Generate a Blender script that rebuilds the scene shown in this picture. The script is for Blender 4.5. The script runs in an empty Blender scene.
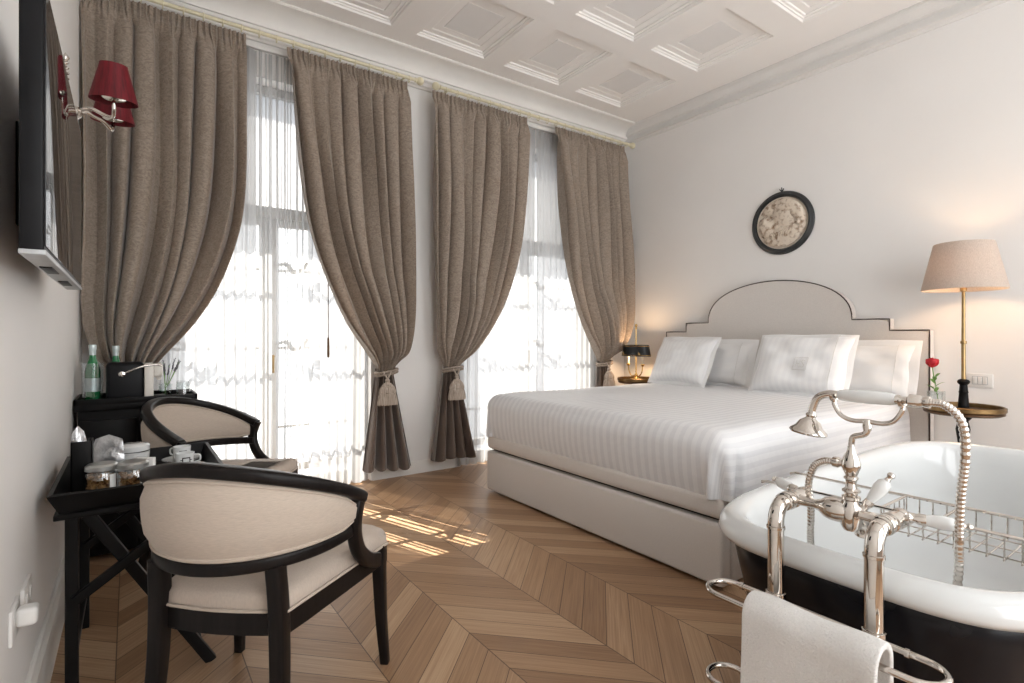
import bpy, bmesh, math, random
from mathutils import Vector, Matrix, noise
PI = math.pi
SC = bpy.context.scene
COL = SC.collection
# ------------------------------------------------------------------ camera
cam = bpy.data.cameras.new('camera')
cam.lens = 18.79; cam.sensor_width = 36.0; cam.shift_y = -0.00537
cam.clip_start = 0.02
camo = bpy.data.objects.new('camera', cam); COL.objects.link(camo)
camo.location = (0, 0, 1.15); camo.rotation_euler = (PI/2, 0, -math.radians(35.553))
SC.camera = camo
# ------------------------------------------------------------------ world, sun, exposure
SC.view_settings.view_transform = 'Standard'; SC.view_settings.look = 'None'
SC.view_settings.gamma = 1.0; SC.view_settings.use_curve_mapping = False
SC.view_settings.exposure = 0.46
SKY_FRONT, SKY_BACK = 2.1, 3.4
W = bpy.data.worlds.new('daylight'); SC.world = W; W.use_nodes = True
nt = W.node_tree; nt.nodes.clear()
tc = nt.nodes.new('ShaderNodeTexCoord'); sx = nt.nodes.new('ShaderNodeSeparateXYZ')
mr = nt.nodes.new('ShaderNodeMapRange'); bg = nt.nodes.new('ShaderNodeBackground'); ow = nt.nodes.new('ShaderNodeOutputWorld')
nt.links.new(tc.outputs['Generated'], sx.inputs[0]); nt.links.new(sx.outputs['Y'], mr.inputs['Value'])
mr.inputs['From Min'].default_value = -0.3; mr.inputs['From Max'].default_value = 0.3
mr.inputs['To Min'].default_value = SKY_BACK; mr.inputs['To Max'].default_value = SKY_FRONT
bg.inputs['Color'].default_value = (0.975, 0.99, 1.0, 1)
nt.links.new(mr.outputs[0], bg.inputs['Strength']); nt.links.new(bg.outputs[0], ow.inputs[0])
sun = bpy.data.lights.new('sun', 'SUN'); sun.energy = 16.0; sun.angle = math.radians(0.25); sun.color = (1.0, 0.93, 0.82)
suno = bpy.data.objects.new('sun', sun); COL.objects.link(suno)
_e = math.radians(46); _d = Vector((0.33*math.cos(_e), -0.945*math.cos(_e), -math.sin(_e)))
suno.rotation_euler = _d.to_track_quat('-Z', 'Y').to_euler(); suno.location = (0, 8, 8)

# ------------------------------------------------------------------ helpers: materials
def inp(n, k, v):
    if k in n.inputs: n.inputs[k].default_value = v
def mat(name, col, rough=0.5, metal=0.0, var=0.06, scale=30.0, bump=0.0, bscale=None, col2=None, coat=0.0, sheen=0.0,
        trans=0.0, stretch=None, spec=0.5, alpha=1.0, ior=1.45, emit=None, detail=4.0, distort=0.0, ramp=None):
    m = bpy.data.materials.new(name); m.use_nodes = True; t = m.node_tree; b = t.nodes['Principled BSDF']
    inp(b, 'Roughness', rough); inp(b, 'Metallic', metal); inp(b, 'Coat Weight', coat); inp(b, 'Sheen Weight', sheen)
    inp(b, 'Sheen Roughness', 0.4)
    inp(b, 'Transmission Weight', trans); inp(b, 'Specular IOR Level', spec); inp(b, 'Alpha', alpha); inp(b, 'IOR', ior)
    if emit: inp(b, 'Emission Color', (*emit[0], 1)); inp(b, 'Emission Strength', emit[1])
    c = t.nodes.new('ShaderNodeTexCoord'); n = t.nodes.new('ShaderNodeTexNoise')
    n.inputs['Scale'].default_value = scale; n.inputs['Detail'].default_value = detail; n.inputs['Distortion'].default_value = distort
    if stretch:
        mp = t.nodes.new('ShaderNodeMapping'); mp.inputs['Scale'].default_value = stretch
        t.links.new(c.outputs['Object'], mp.inputs[0]); t.links.new(mp.outputs[0], n.inputs['Vector'])
    else: t.links.new(c.outputs['Object'], n.inputs['Vector'])
    r = t.nodes.new('ShaderNodeValToRGB'); r.color_ramp.elements[0].position = ramp[0] if ramp else 0.3; r.color_ramp.elements[1].position = ramp[1] if ramp else 0.7
    if col2 is None: col2 = [min(1, x*(1+var)) for x in col]; col = [x*(1-var) for x in col]
    r.color_ramp.elements[0].color = (*col, 1); r.color_ramp.elements[1].color = (*col2, 1)
    t.links.new(n.outputs['Fac'], r.inputs[0]); t.links.new(r.outputs[0], b.inputs['Base Color'])
    if bump:
        n2 = n
        if bscale:
            n2 = t.nodes.new('ShaderNodeTexNoise'); n2.inputs['Scale'].default_value = bscale; n2.inputs['Detail'].default_value = 3
            t.links.new(c.outputs['Object'], n2.inputs['Vector'])
        bp = t.nodes.new('ShaderNodeBump'); bp.inputs['Strength'].default_value = bump; bp.inputs['Distance'].default_value = 0.01
        t.links.new(n2.outputs['Fac'], bp.inputs['Height']); t.links.new(bp.outputs[0], b.inputs['Normal'])
    return m
def add_translucent(m, fac, col=None):
    """mix a translucent lobe into a cloth material, tinted like its base colour"""
    t = m.node_tree; b = t.nodes['Principled BSDF']; o = t.nodes['Material Output']
    tr = t.nodes.new('ShaderNodeBsdfTranslucent'); mx = t.nodes.new('ShaderNodeMixShader'); mx.inputs[0].default_value = fac
    if col: tr.inputs['Color'].default_value = (*col, 1)
    else: t.links.new(b.inputs['Base Color'].links[0].from_socket, tr.inputs['Color'])
    t.links.new(b.outputs[0], mx.inputs[1]); t.links.new(tr.outputs[0], mx.inputs[2]); t.links.new(mx.outputs[0], o.inputs['Surface'])
    return m
def clear_mat(name, tint=(1,1,1), gloss=0.1, rough=0.02, frost=0.0, thru=(1,1,1)):
    m = bpy.data.materials.new(name); m.use_nodes = True; t = m.node_tree; t.nodes.clear()
    o = t.nodes.new('ShaderNodeOutputMaterial'); a = t.nodes.new('ShaderNodeBsdfTransparent'); g = t.nodes.new('ShaderNodeBsdfGlossy')
    a.inputs['Color'].default_value = (*thru, 1)
    g.inputs['Roughness'].default_value = rough; g.inputs['Color'].default_value = (*tint, 1)
    lw = t.nodes.new('ShaderNodeLayerWeight'); lw.inputs['Blend'].default_value = 0.5
    pw = t.nodes.new('ShaderNodeMath'); pw.operation = 'POWER'; pw.inputs[1].default_value = 3.0; t.links.new(lw.outputs['Facing'], pw.inputs[0])
    ad = t.nodes.new('ShaderNodeMath'); ad.operation = 'MULTIPLY_ADD'; ad.inputs[1].default_value = 0.55; ad.inputs[2].default_value = gloss; ad.use_clamp = True
    t.links.new(pw.outputs[0], ad.inputs[0])
    mx = t.nodes.new('ShaderNodeMixShader'); t.links.new(ad.outputs[0], mx.inputs[0]); t.links.new(a.outputs[0], mx.inputs[1]); t.links.new(g.outputs[0], mx.inputs[2])
    out = mx.outputs[0]
    if frost:
        d = t.nodes.new('ShaderNodeBsdfTranslucent'); d.inputs['Color'].default_value = (0.45, 0.455, 0.465, 1)
        m2 = t.nodes.new('ShaderNodeMixShader'); m2.inputs[0].default_value = frost
        t.links.new(out, m2.inputs[1]); t.links.new(d.outputs[0], m2.inputs[2]); out = m2.outputs[0]
    t.links.new(out, o.inputs['Surface'])
    return m
class NB:
    """tiny node-math builder"""
    def __init__(s, t): s.t = t
    def m(s, op, a, b=None, c=None):
        n = s.t.nodes.new('ShaderNodeMath'); n.operation = op
        for i, v in enumerate((a, b, c)):
            if v is None: continue
            if isinstance(v, (int, float)): n.inputs[i].default_value = v
            else: s.t.links.new(v, n.inputs[i])
        return n.outputs[0]
def parquet():
    m = bpy.data.materials.new('oak_chevron_parquet'); m.use_nodes = True; t = m.node_tree; b = t.nodes['Principled BSDF']; B = NB(t).m
    g = t.nodes.new('ShaderNodeNewGeometry'); s = t.nodes.new('ShaderNodeSeparateXYZ'); t.links.new(g.outputs['Position'], s.inputs[0])
    x, y = s.outputs['X'], s.outputs['Y']
    u = B('DIVIDE', B('SUBTRACT', x, 0.70), 0.37); i = B('FLOOR', u); fu = B('SUBTRACT', u, i)
    par = B('FLOORED_MODULO', i, 2.0)
    dx = B('MULTIPLY', B('ADD', B('MULTIPLY', par, B('SUBTRACT', 1.0, B('MULTIPLY', fu, 2.0))), fu), 0.37)
    w = B('SUBTRACT', B('DIVIDE', B('SUBTRACT', y, dx), 0.135), 0.45); j = B('FLOOR', w); fw = B('SUBTRACT', w, j)
    cv = t.nodes.new('ShaderNodeCombineXYZ'); t.links.new(i, cv.inputs[0]); t.links.new(j, cv.inputs[1])
    wn = t.nodes.new('ShaderNodeTexWhiteNoise'); wn.noise_dimensions = '2D'; t.links.new(cv.outputs[0], wn.inputs['Vector'])
    rnd = wn.outputs['Value']
    gv = t.nodes.new('ShaderNodeCombineXYZ')
    t.links.new(B('MULTIPLY', w, 9.0), gv.inputs[0]); t.links.new(B('MULTIPLY', B('ADD', y, dx), 1.3), gv.inputs[1]); t.links.new(B('MULTIPLY', rnd, 40.0), gv.inputs[2])
    n = t.nodes.new('ShaderNodeTexNoise'); n.inputs['Scale'].default_value = 1.6; n.inputs['Detail'].default_value = 6; n.inputs['Distortion'].default_value = 0.9
    t.links.new(gv.outputs[0], n.inputs['Vector'])
    r = t.nodes.new('ShaderNodeValToRGB'); e = r.color_ramp.elements
    e[0].position = 0.0; e[0].color = (0.225, 0.122, 0.064, 1); e[1].position = 1.0; e[1].color = (0.54, 0.365, 0.225, 1)
    e2 = e.new(0.5); e2.color = (0.37, 0.222, 0.124, 1)
    t.links.new(B('ADD', B('MULTIPLY', rnd, 0.66), B('MULTIPLY', B('SUBTRACT', n.outputs['Fac'], 0.32), 1.15)), r.inputs[0])
    # joints
    ga = B('LESS_THAN', B('MINIMUM', fw, B('SUBTRACT', 1.0, fw)), 0.016)
    gb = B('LESS_THAN', B('MINIMUM', fu, B('SUBTRACT', 1.0, fu)), 0.0052)
    gap = B('MAXIMUM', ga, gb)
    mx = t.nodes.new('ShaderNodeMix'); mx.data_type = 'RGBA'; t.links.new(B('MULTIPLY', gap, 0.8), mx.inputs[0])
    t.links.new(r.outputs[0], mx.inputs[6]); mx.inputs[7].default_value = (0.05, 0.025, 0.012, 1)
    t.links.new(mx.outputs[2], b.inputs['Base Color'])
    t.links.new(B('ADD', 0.30, B('MULTIPLY', n.outputs['Fac'], 0.2)), b.inputs['Roughness'])
    bp = t.nodes.new('ShaderNodeBump'); bp.inputs['Strength'].default_value = 0.12; bp.inputs['Distance'].default_value = 0.003
    t.links.new(B('SUBTRACT', B('MULTIPLY', n.outputs['Fac'], 0.25), gap), bp.inputs['Height']); t.links.new(bp.outputs[0], b.inputs['Normal'])
    return m
def sheer_mat(name, slit):
    """white voile: part open weave, part translucent thread; loose gathers let more light through"""
    m = bpy.data.materials.new(name); m.use_nodes = True; t = m.node_tree; t.nodes.clear(); B = NB(t).m
    o = t.nodes.new('ShaderNodeOutputMaterial'); tp = t.nodes.new('ShaderNodeBsdfTransparent')
    tl = t.nodes.new('ShaderNodeBsdfTranslucent'); df = t.nodes.new('ShaderNodeBsdfDiffuse')
    tl.inputs['Color'].default_value = (0.33, 0.335, 0.345, 1); df.inputs['Color'].default_value = (0.9, 0.89, 0.87, 1)
    c = t.nodes.new('ShaderNodeTexCoord'); mp = t.nodes.new('ShaderNodeMapping'); mp.inputs['Scale'].default_value = (16, 0.0, 0.35)
    t.links.new(c.outputs['Object'], mp.inputs[0]); n = t.nodes.new('ShaderNodeTexNoise'); n.inputs['Scale'].default_value = 1.0; n.inputs['Detail'].default_value = 3
    t.links.new(mp.outputs[0], n.inputs['Vector'])
    lw = t.nodes.new('ShaderNodeLayerWeight'); lw.inputs['Blend'].default_value = 0.35
    op = B('ADD', 0.87, B('MULTIPLY', lw.outputs['Facing'], 0.2))
    op = B('ADD', op, B('MULTIPLY', B('SUBTRACT', n.outputs['Fac'], 0.5), 0.22))
    if slit:
        mp2 = t.nodes.new('ShaderNodeMapping'); mp2.inputs['Scale'].default_value = (45, 0.0, 0.0)
        t.links.new(c.outputs['Object'], mp2.inputs[0]); n2 = t.nodes.new('ShaderNodeTexNoise'); n2.inputs['Scale'].default_value = 1.0; n2.inputs['Detail'].default_value = 0
        t.links.new(mp2.outputs[0], n2.inputs['Vector'])
        sp = t.nodes.new('ShaderNodeSeparateXYZ'); t.links.new(c.outputs['Object'], sp.inputs[0])
        near = B('LESS_THAN', B('ABSOLUTE', B('SUBTRACT', sp.outputs['X'], slit)), 0.22)
        sl = B('MULTIPLY', near, B('GREATER_THAN', n2.outputs['Fac'], 0.50))
        op = B('SUBTRACT', op, B('MULTIPLY', sl, 0.9))
    op = B('MINIMUM', B('MAXIMUM', op, 0.03), 0.98)
    m1 = t.nodes.new('ShaderNodeMixShader'); m1.inputs[0].default_value = 0.35
    t.links.new(tl.outputs[0], m1.inputs[1]); t.links.new(df.outputs[0], m1.inputs[2])
    m2 = t.nodes.new('ShaderNodeMixShader'); t.links.new(op, m2.inputs[0]); t.links.new(tp.outputs[0], m2.inputs[1]); t.links.new(m1.outputs[0], m2.inputs[2])
    t.links.new(m2.outputs[0], o.inputs['Surface'])
    return m
def stripe_mat(name, attr, period, c1, c2, rough=0.6):
    m = bpy.data.materials.new(name); m.use_nodes = True; t = m.node_tree; b = t.nodes['Principled BSDF']; B = NB(t).m
    a = t.nodes.new('ShaderNodeAttribute'); a.attribute_name = attr
    f = B('FRACT', B('DIVIDE', a.outputs['Fac'], period)); k = B('GREATER_THAN', f, 0.5)
    mx = t.nodes.new('ShaderNodeMix'); mx.data_type = 'RGBA'; t.links.new(k, mx.inputs[0]); mx.inputs[6].default_value = (*c1, 1); mx.inputs[7].default_value = (*c2, 1)
    t.links.new(mx.outputs[2], b.inputs['Base Color']); t.links.new(B('ADD', rough-0.15, B('MULTIPLY', k, 0.3)), b.inputs['Roughness'])
    c = t.nodes.new('ShaderNodeTexCoord'); n = t.nodes.new('ShaderNodeTexNoise'); n.inputs['Scale'].default_value = 7; n.inputs['Detail'].default_value = 3
    t.links.new(c.outputs['Object'], n.inputs['Vector']); bp = t.nodes.new('ShaderNodeBump'); bp.inputs['Strength'].default_value = 0.25; bp.inputs['Distance'].default_value = 0.03
    t.links.new(n.outputs['Fac'], bp.inputs['Height']); t.links.new(bp.outputs[0], b.inputs['Normal']); inp(b, 'Sheen Weight', 0.15)
    return m

# ------------------------------------------------------------------ helpers: mesh
def V(*a): return Vector(a if len(a) == 3 else a[0])
def smooth_path(pts, n=6, closed=False):
    P = [Vector(p) for p in pts]; out = []; L = len(P)
    for i in range(L if closed else L-1):
        p1, p2 = P[i], P[(i+1) % L]
        p0 = P[i-1] if (closed or i > 0) else p1 + (p1-p2); p3 = P[(i+2) % L] if (closed or i+2 < L) else p2 + (p2-p1)
        for k in range(n):
            t = k/n
            out.append(0.5*((2*p1) + (p2-p0)*t + (2*p0-5*p1+4*p2-p3)*t*t + (3*p1-p0-3*p2+p3)*t**3))
    if not closed: out.append(P[-1].copy())
    return out
def circ(r, n=12): return [(r*math.cos(2*PI*k/n), r*math.sin(2*PI*k/n)) for k in range(n)]
def rrect(w, h, r=0.25, n=3):
    r *= min(w, h); out = []
    for cx_, cy_, a0 in ((w/2-r, h/2-r, 0), (-w/2+r, h/2-r, 90), (-w/2+r, -h/2+r, 180), (w/2-r, -h/2+r, 270)):
        for k in range(n+1):
            a = math.radians(a0 + 90*k/n); out.append((cx_ + r*math.cos(a), cy_ + r*math.sin(a)))
    return out
def sweep(bm, path, sec, closed=False, up=(0,0,1), caps=True):
    """sec: section (list of (side, up) pairs) or one per point"""
    P = [Vector(p) for p in path]; L = len(P); rings = []; per = isinstance(sec[0][0], (list, tuple)); prevS = None
    for i, p in enumerate(P):
        a = P[i-1] if (closed or i > 0) else p; c = P[(i+1) % L] if (closed or i < L-1) else p
        T = (c-a).normalized(); S = T.cross(Vector(up))
        if S.length < 0.12 and prevS is not None: S = prevS - T*prevS.dot(T)
        elif S.length < 1e-3: S = T.cross(Vector((1, 0.01, 0)))
        S.normalize()
        if prevS is not None and S.dot(prevS) < 0 and not closed: S = -S
        prevS = S; N = S.cross(T)
        rings.append([bm.verts.new(p + S*u + N*v) for u, v in (sec[i] if per else sec)])
    n = len(rings[0])
    for i in range(L if closed else L-1):
        A, B_ = rings[i], rings[(i+1) % L]
        for k in range(n): bm.faces.new((A[k], A[(k+1) % n], B_[(k+1) % n], B_[k]))
    if caps and not closed:
        bm.faces.new(rings[0][::-1]); bm.faces.new(rings[-1])
    return bm
def tube(bm, path, r, n=12, closed=False):
    if isinstance(r, (int, float)): return ptube(bm, path, [r]*len(path), n, closed)
    return ptube(bm, path, r, n, closed)
def ptube(bm, path, rs, n, closed):
    """parallel-transport tube"""
    P = [Vector(p) for p in path]; L = len(P)
    T0 = (P[1]-P[0]).normalized(); S = T0.orthogonal().normalized(); rings = []
    for i, p in enumerate(P):
        a = P[i-1] if (closed or i > 0) else p; c = P[(i+1) % L] if (closed or i < L-1) else p
        T = (c-a).normalized(); S = (S - T*S.dot(T)).normalized(); N = T.cross(S)
        rings.append([bm.verts.new(p + (S*math.cos(2*PI*k/n) + N*math.sin(2*PI*k/n))*rs[i]) for k in range(n)])
    for i in range(L if closed else L-1):
        A, B_ = rings[i], rings[(i+1) % L]
        off = 0
        if closed and i == L-1:
            off = min(range(n), key=lambda o: (A[0].co-B_[o].co).length)
        for k in range(n): bm.faces.new((A[k], A[(k+1) % n], B_[(k+1+off) % n], B_[(k+off) % n]))
    if not closed: bm.faces.new(rings[0][::-1]); bm.faces.new(rings[-1])
    return bm
def lathe(bm, prof, c=(0,0,0), n=32, axis=(0,0,1)):
    c = Vector(c); ax = Vector(axis).normalized(); S = ax.orthogonal().normalized(); N = ax.cross(S); rings = []
    for r, h in prof:
        if r < 1e-5: rings.append([bm.verts.new(c + ax*h)])
        else: rings.append([bm.verts.new(c + ax*h + (S*math.cos(2*PI*k/n)+N*math.sin(2*PI*k/n))*r) for k in range(n)])
    for A, B_ in zip(rings, rings[1:]):
        for k in range(n):
            q = [A[k % len(A)], A[(k+1) % len(A)], B_[(k+1) % len(B_)], B_[k % len(B_)]]
            u = []
            for v in q:
                if v not in u: u.append(v)
            if len(u) > 2: bm.faces.new(u)
    return bm
def box(bm, c, s, bev=0.0, seg=2, rot=None):
    r = bmesh.ops.create_cube(bm, size=1.0); vs = r['verts']
    M = Matrix.Translation(Vector(c)) @ (rot.to_4x4() if rot else Matrix.Identity(4)) @ Matrix.Diagonal((*s, 1))
    bmesh.ops.transform(bm, matrix=M, verts=vs)
    if bev:
        es = list({e for v in vs for e in v.link_edges})
        bmesh.ops.bevel(bm, geom=es, offset=bev, segments=seg, profile=0.5, affect='EDGES')
    return bm
def prism(bm, poly, t0, t1, f):
    """poly: 2-D outline; f(a, b, t) -> 3-D point; solid between t0 and t1"""
    A = [bm.verts.new(f(a, b, t0)) for a, b in poly]; B_ = [bm.verts.new(f(a, b, t1)) for a, b in poly]; n = len(poly)
    for k in range(n): bm.faces.new((A[k], A[(k+1) % n], B_[(k+1) % n], B_[k]))
    bm.faces.new(A[::-1]); bm.faces.new(B_)
    return bm
def grid(bm, nu, nv, f, closeu=False):
    G = [[bm.verts.new(f(i, j)) for i in range(nu)] for j in range(nv)]
    for j in range(nv-1):
        for i in range(nu if closeu else nu-1):
            bm.faces.new((G[j][i], G[j][(i+1) % nu], G[j+1][(i+1) % nu], G[j+1][i]))
    return G
def BM(): return bmesh.new()
def wmat(o):
    M = o.matrix_basis.copy(); p = o.parent
    while p: M = p.matrix_basis @ M; p = p.parent
    return M
def obj(name, bm, m, parent=None, local=False, sharp=38, flat=False, uvattr=None):
    """link the bmesh as one object; geometry given in world coordinates unless local"""
    bmesh.ops.recalc_face_normals(bm, faces=bm.faces[:])
    o = bpy.data.objects.new(name, None)
    if parent and not local: bmesh.ops.transform(bm, matrix=wmat(parent).inverted(), verts=bm.verts[:])
    if parent is None and not local and bm.verts:
        xs = [v.co for v in bm.verts]
        L = Vector(((min(v.x for v in xs)+max(v.x for v in xs))/2, (min(v.y for v in xs)+max(v.y for v in xs))/2, min(v.z for v in xs)))
        if uvattr != 'keep': bmesh.ops.translate(bm, vec=-L, verts=bm.verts[:])
        else: L = Vector((0, 0, 0))
    else: L = Vector((0, 0, 0))
    me = bpy.data.meshes.new(name); bm.to_mesh(me); bm.free()
    bpy.data.objects.remove(o)
    o = bpy.data.objects.new(name, me); COL.objects.link(o); o.location = L
    for mm in (m if isinstance(m, (list, tuple)) else [m]): me.materials.append(mm)
    if not flat:
        for p in me.polygons: p.use_smooth = True
        me.set_sharp_from_angle(angle=math.radians(sharp))
    if parent: o.parent = parent
    return o
def tag(o, label, cat, group=None, kind=None):
    o['label'] = label; o['category'] = cat
    if group: o['group'] = group
    if kind: o['kind'] = kind
    return o
def thing(name, label, cat, loc=(0,0,0), rz=0.0, group=None):
    o = bpy.data.objects.new(name, None); COL.objects.link(o); o.location = loc; o.rotation_euler = (0, 0, rz); o.empty_display_size = 0.05
    return tag(o, label, cat, group)
def struct(name, bm, m, **k):
    o = obj(name, bm, m, uvattr='keep', **k); o['kind'] = 'structure'; return o
def copy_tree(o, parent=None):
    c = o.copy(); COL.objects.link(c); c.parent = parent
    for ch in o.children: copy_tree(ch, c)
    return c
def lerp_tab(tab, z):
    """tab: list of (z, value), z descending"""
    if z >= tab[0][0]: return tab[0][1]
    for (z0, a), (z1, b) in zip(tab, tab[1:]):
        if z >= z1:
            t = (z0-z)/(z0-z1); return a + (b-a)*t
    return tab[-1][1]
def smooth_tab(tab, step=0.05):
    """catmull-rom through (z, value) pairs"""
    P = smooth_path([(v, 0, z) for z, v in tab], 8); return [(p.z, p.x) for p in P]

# ------------------------------------------------------------------ materials
M = {}
M['floor'] = parquet()
M['wall'] = mat('warm_white_plaster', (0.81, 0.792, 0.772), 0.75, var=0.015, scale=2, bump=0.03, bscale=60)
M['trim'] = mat('white_painted_plaster', (0.80, 0.775, 0.74), 0.6, var=0.02, scale=6)
M['cornice'] = mat('cornice_paint', (0.735, 0.72, 0.70), 0.65, var=0.02, scale=6)
M['ceil'] = mat('ceiling_paint', (0.88, 0.86, 0.84), 0.7, var=0.01, scale=3)
M['panel'] = mat('coffer_panel_grey', (0.80, 0.79, 0.78), 0.7, var=0.02, scale=3)
M['winframe'] = mat('window_paint', (0.62, 0.62, 0.62), 0.5, var=0.02, scale=10)
M['glass'] = clear_mat('window_glass', gloss=0.03)
M['frost'] = clear_mat('frosted_transom_glass', gloss=0.05, frost=0.9)
M['curtain'] = add_translucent(mat('taupe_damask_velvet', (0.222, 0.176, 0.139), 0.8, scale=27, col2=(0.335, 0.277, 0.226), sheen=0.3, distort=2.2, detail=5, bump=0.15, stretch=(1, 1, 1.7), ramp=(0.36, 0.64)), 0.05, (0.55, 0.30, 0.14))
M['tail'] = mat('darker_plain_velvet', (0.125, 0.094, 0.077), 0.7, var=0.12, scale=8, sheen=0.5)
M['tassel'] = mat('tassel_yarn', (0.25, 0.195, 0.155), 0.85, scale=1, col2=(0.50, 0.43, 0.365), stretch=(160, 160, 6))
M['rod'] = mat('cream_gilt_rod', (0.72, 0.66, 0.47), 0.35, var=0.08, scale=20)
M['sheer_a'] = sheer_mat('white_voile', 0.94); M['sheer_b'] = sheer_mat('white_voile_plain', None)
M['black'] = mat('black_lacquer', (0.008, 0.0075, 0.0075), 0.4, var=0.3, scale=12, spec=0.13)
M['ebony'] = mat('ebonised_wood', (0.010, 0.008, 0.0075), 0.3, var=0.3, scale=8, stretch=(8, 8, 1), spec=0.2)
M['linen'] = mat('natural_linen', (0.50, 0.42, 0.35), 0.9, var=0.07, scale=1, stretch=(60, 60, 500), sheen=0.2, bump=0.1)
M['seatlinen'] = mat('seat_linen', (0.50, 0.42, 0.355), 0.9, var=0.06, scale=1, stretch=(200, 300, 60), sheen=0.2, bump=0.1)
M['bedcloth'] = mat('bed_upholstery', (0.66, 0.615, 0.575), 0.92, var=0.06, scale=220, bump=0.12, sheen=0.15)
M['pipe_dark'] = mat('brown_piping', (0.045, 0.03, 0.022), 0.6, scale=30)
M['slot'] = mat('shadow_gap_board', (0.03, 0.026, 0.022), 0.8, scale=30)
M['sheet'] = stripe_mat('satin_stripe_cotton', 'stripe', 0.052, (0.78, 0.78, 0.79), (0.715, 0.715, 0.73))
M['pillow_s'] = stripe_mat('satin_stripe_pillow', 'stripe', 0.045, (0.82, 0.818, 0.82), (0.79, 0.788, 0.795))
M['pillow'] = mat('white_cotton', (0.79, 0.785, 0.78), 0.75, var=0.015, scale=9, bump=0.15, bscale=9)
M['thread'] = mat('grey_thread', (0.66, 0.65, 0.63), 0.8, scale=60)
M['nickel'] = mat('polished_nickel', (0.66, 0.62, 0.575), 0.06, 1.0, var=0.02, scale=20)
M['porcelain'] = mat('white_porcelain', (0.72, 0.73, 0.725), 0.12, var=0.01, scale=8, coat=0.5)
M['enamel'] = mat('white_enamel', (0.69, 0.705, 0.705), 0.10, var=0.01, scale=3, coat=0.6)
M['tubblack'] = mat('black_tub_paint', (0.006, 0.006, 0.008), 0.25, var=0.2, scale=4, spec=0.3)
M['towel'] = mat('white_terry', (0.70, 0.68, 0.655), 0.95, var=0.05, scale=260, bump=0.5, sheen=0.3)
M['screen'] = mat('tv_screen', (0.006, 0.006, 0.008), 0.05, var=0.2, scale=4, spec=0.5)
M['tvblack'] = mat('tv_black_plastic', (0.006, 0.006, 0.007), 0.4, var=0.2, scale=20, spec=0.2)
M['tvgrey'] = mat('tv_silver_plastic', (0.45, 0.46, 0.47), 0.35, 0.2, scale=20)
M['red'] = add_translucent(mat('red_pleated_silk', (0.085, 0.002, 0.006), 0.6, scale=1, col2=(0.20, 0.005, 0.013), stretch=(90, 90, 2)), 0.2)
M['white'] = mat('white_plastic', (0.74, 0.725, 0.70), 0.35, var=0.01, scale=10)
M['brass'] = mat('aged_brass', (0.36, 0.25, 0.12), 0.28, 1.0, var=0.15, scale=25)
M['rim'] = mat('dark_brass', (0.20, 0.125, 0.055), 0.35, 0.9, var=0.25, scale=25)
M['gold'] = mat('gilt_brass', (0.80, 0.57, 0.24), 0.22, 1.0, var=0.1, scale=25)
M['bronze'] = mat('dark_bronze', (0.10, 0.055, 0.028), 0.35, 0.7, var=0.25, scale=15)
M['shade'] = add_translucent(mat('beige_linen_shade', (0.50, 0.42, 0.36), 0.9, scale=1, col2=(0.66, 0.57, 0.50), stretch=(240, 240, 90), bump=0.1), 0.22, (0.52, 0.44, 0.39))
M['toleshade'] = mat('black_tole', (0.012, 0.014, 0.016), 0.35, scale=20)
M['candle'] = mat('candle_sleeve', (0.85, 0.80, 0.68), 0.5, scale=20)
M['bulb'] = mat('lit_bulb', (1, 0.85, 0.6), 0.3, scale=5, emit=((1.0, 0.78, 0.5), 6.0))
M['relief'] = mat('ivory_relief', (0.26, 0.165, 0.10), 0.6, scale=30, col2=(0.68, 0.59, 0.49), detail=5, ramp=(0.30, 0.52))
M['reliefbg'] = mat('ivory_plaque', (0.68, 0.60, 0.50), 0.6, scale=12, col2=(0.76, 0.69, 0.60))
M['frame'] = mat('charcoal_frame', (0.028, 0.03, 0.032), 0.4, var=0.3, scale=14)
M['green'] = mat('green_bottle', (0.01, 0.16, 0.05), 0.06, var=0.1, scale=6, coat=0.6)
M['cap'] = mat('bottle_foil', (0.55, 0.62, 0.62), 0.35, 0.6, scale=30)
M['acrylic'] = clear_mat('clear_acrylic', gloss=0.12, thru=(0.94, 0.95, 0.955))
M['glassware'] = clear_mat('clear_glassware', gloss=0.10, thru=(0.93, 0.95, 0.95))
M['cream'] = mat('cream_plastic', (0.72, 0.68, 0.62), 0.3, scale=10)
M['foil'] = mat('silver_foil', (0.62, 0.62, 0.63), 0.3, 0.75, var=0.2, scale=25, bump=0.6, bscale=40)
M['nuts'] = mat('almonds', (0.24, 0.10, 0.03), 0.6, scale=60, col2=(0.46, 0.24, 0.09))
M['lid'] = mat('brushed_lid', (0.60, 0.60, 0.58), 0.3, 0.9, scale=30)
M['paper'] = mat('white_paper', (0.84, 0.83, 0.80), 0.7, var=0.02, scale=12)
M['ink'] = mat('black_print', (0.015, 0.013, 0.013), 0.5, scale=30)
M['redink'] = mat('red_print', (0.40, 0.05, 0.05), 0.5, scale=30)
M['rose'] = mat('red_petal', (0.42, 0.006, 0.015), 0.55, scale=30, col2=(0.62, 0.02, 0.03))
M['leaf'] = mat('green_leaf', (0.10, 0.22, 0.04), 0.55, scale=30, col2=(0.20, 0.36, 0.10))
M['lavender'] = mat('grey_lavender', (0.10, 0.10, 0.11), 0.7, scale=30, col2=(0.20, 0.19, 0.22))

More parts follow.
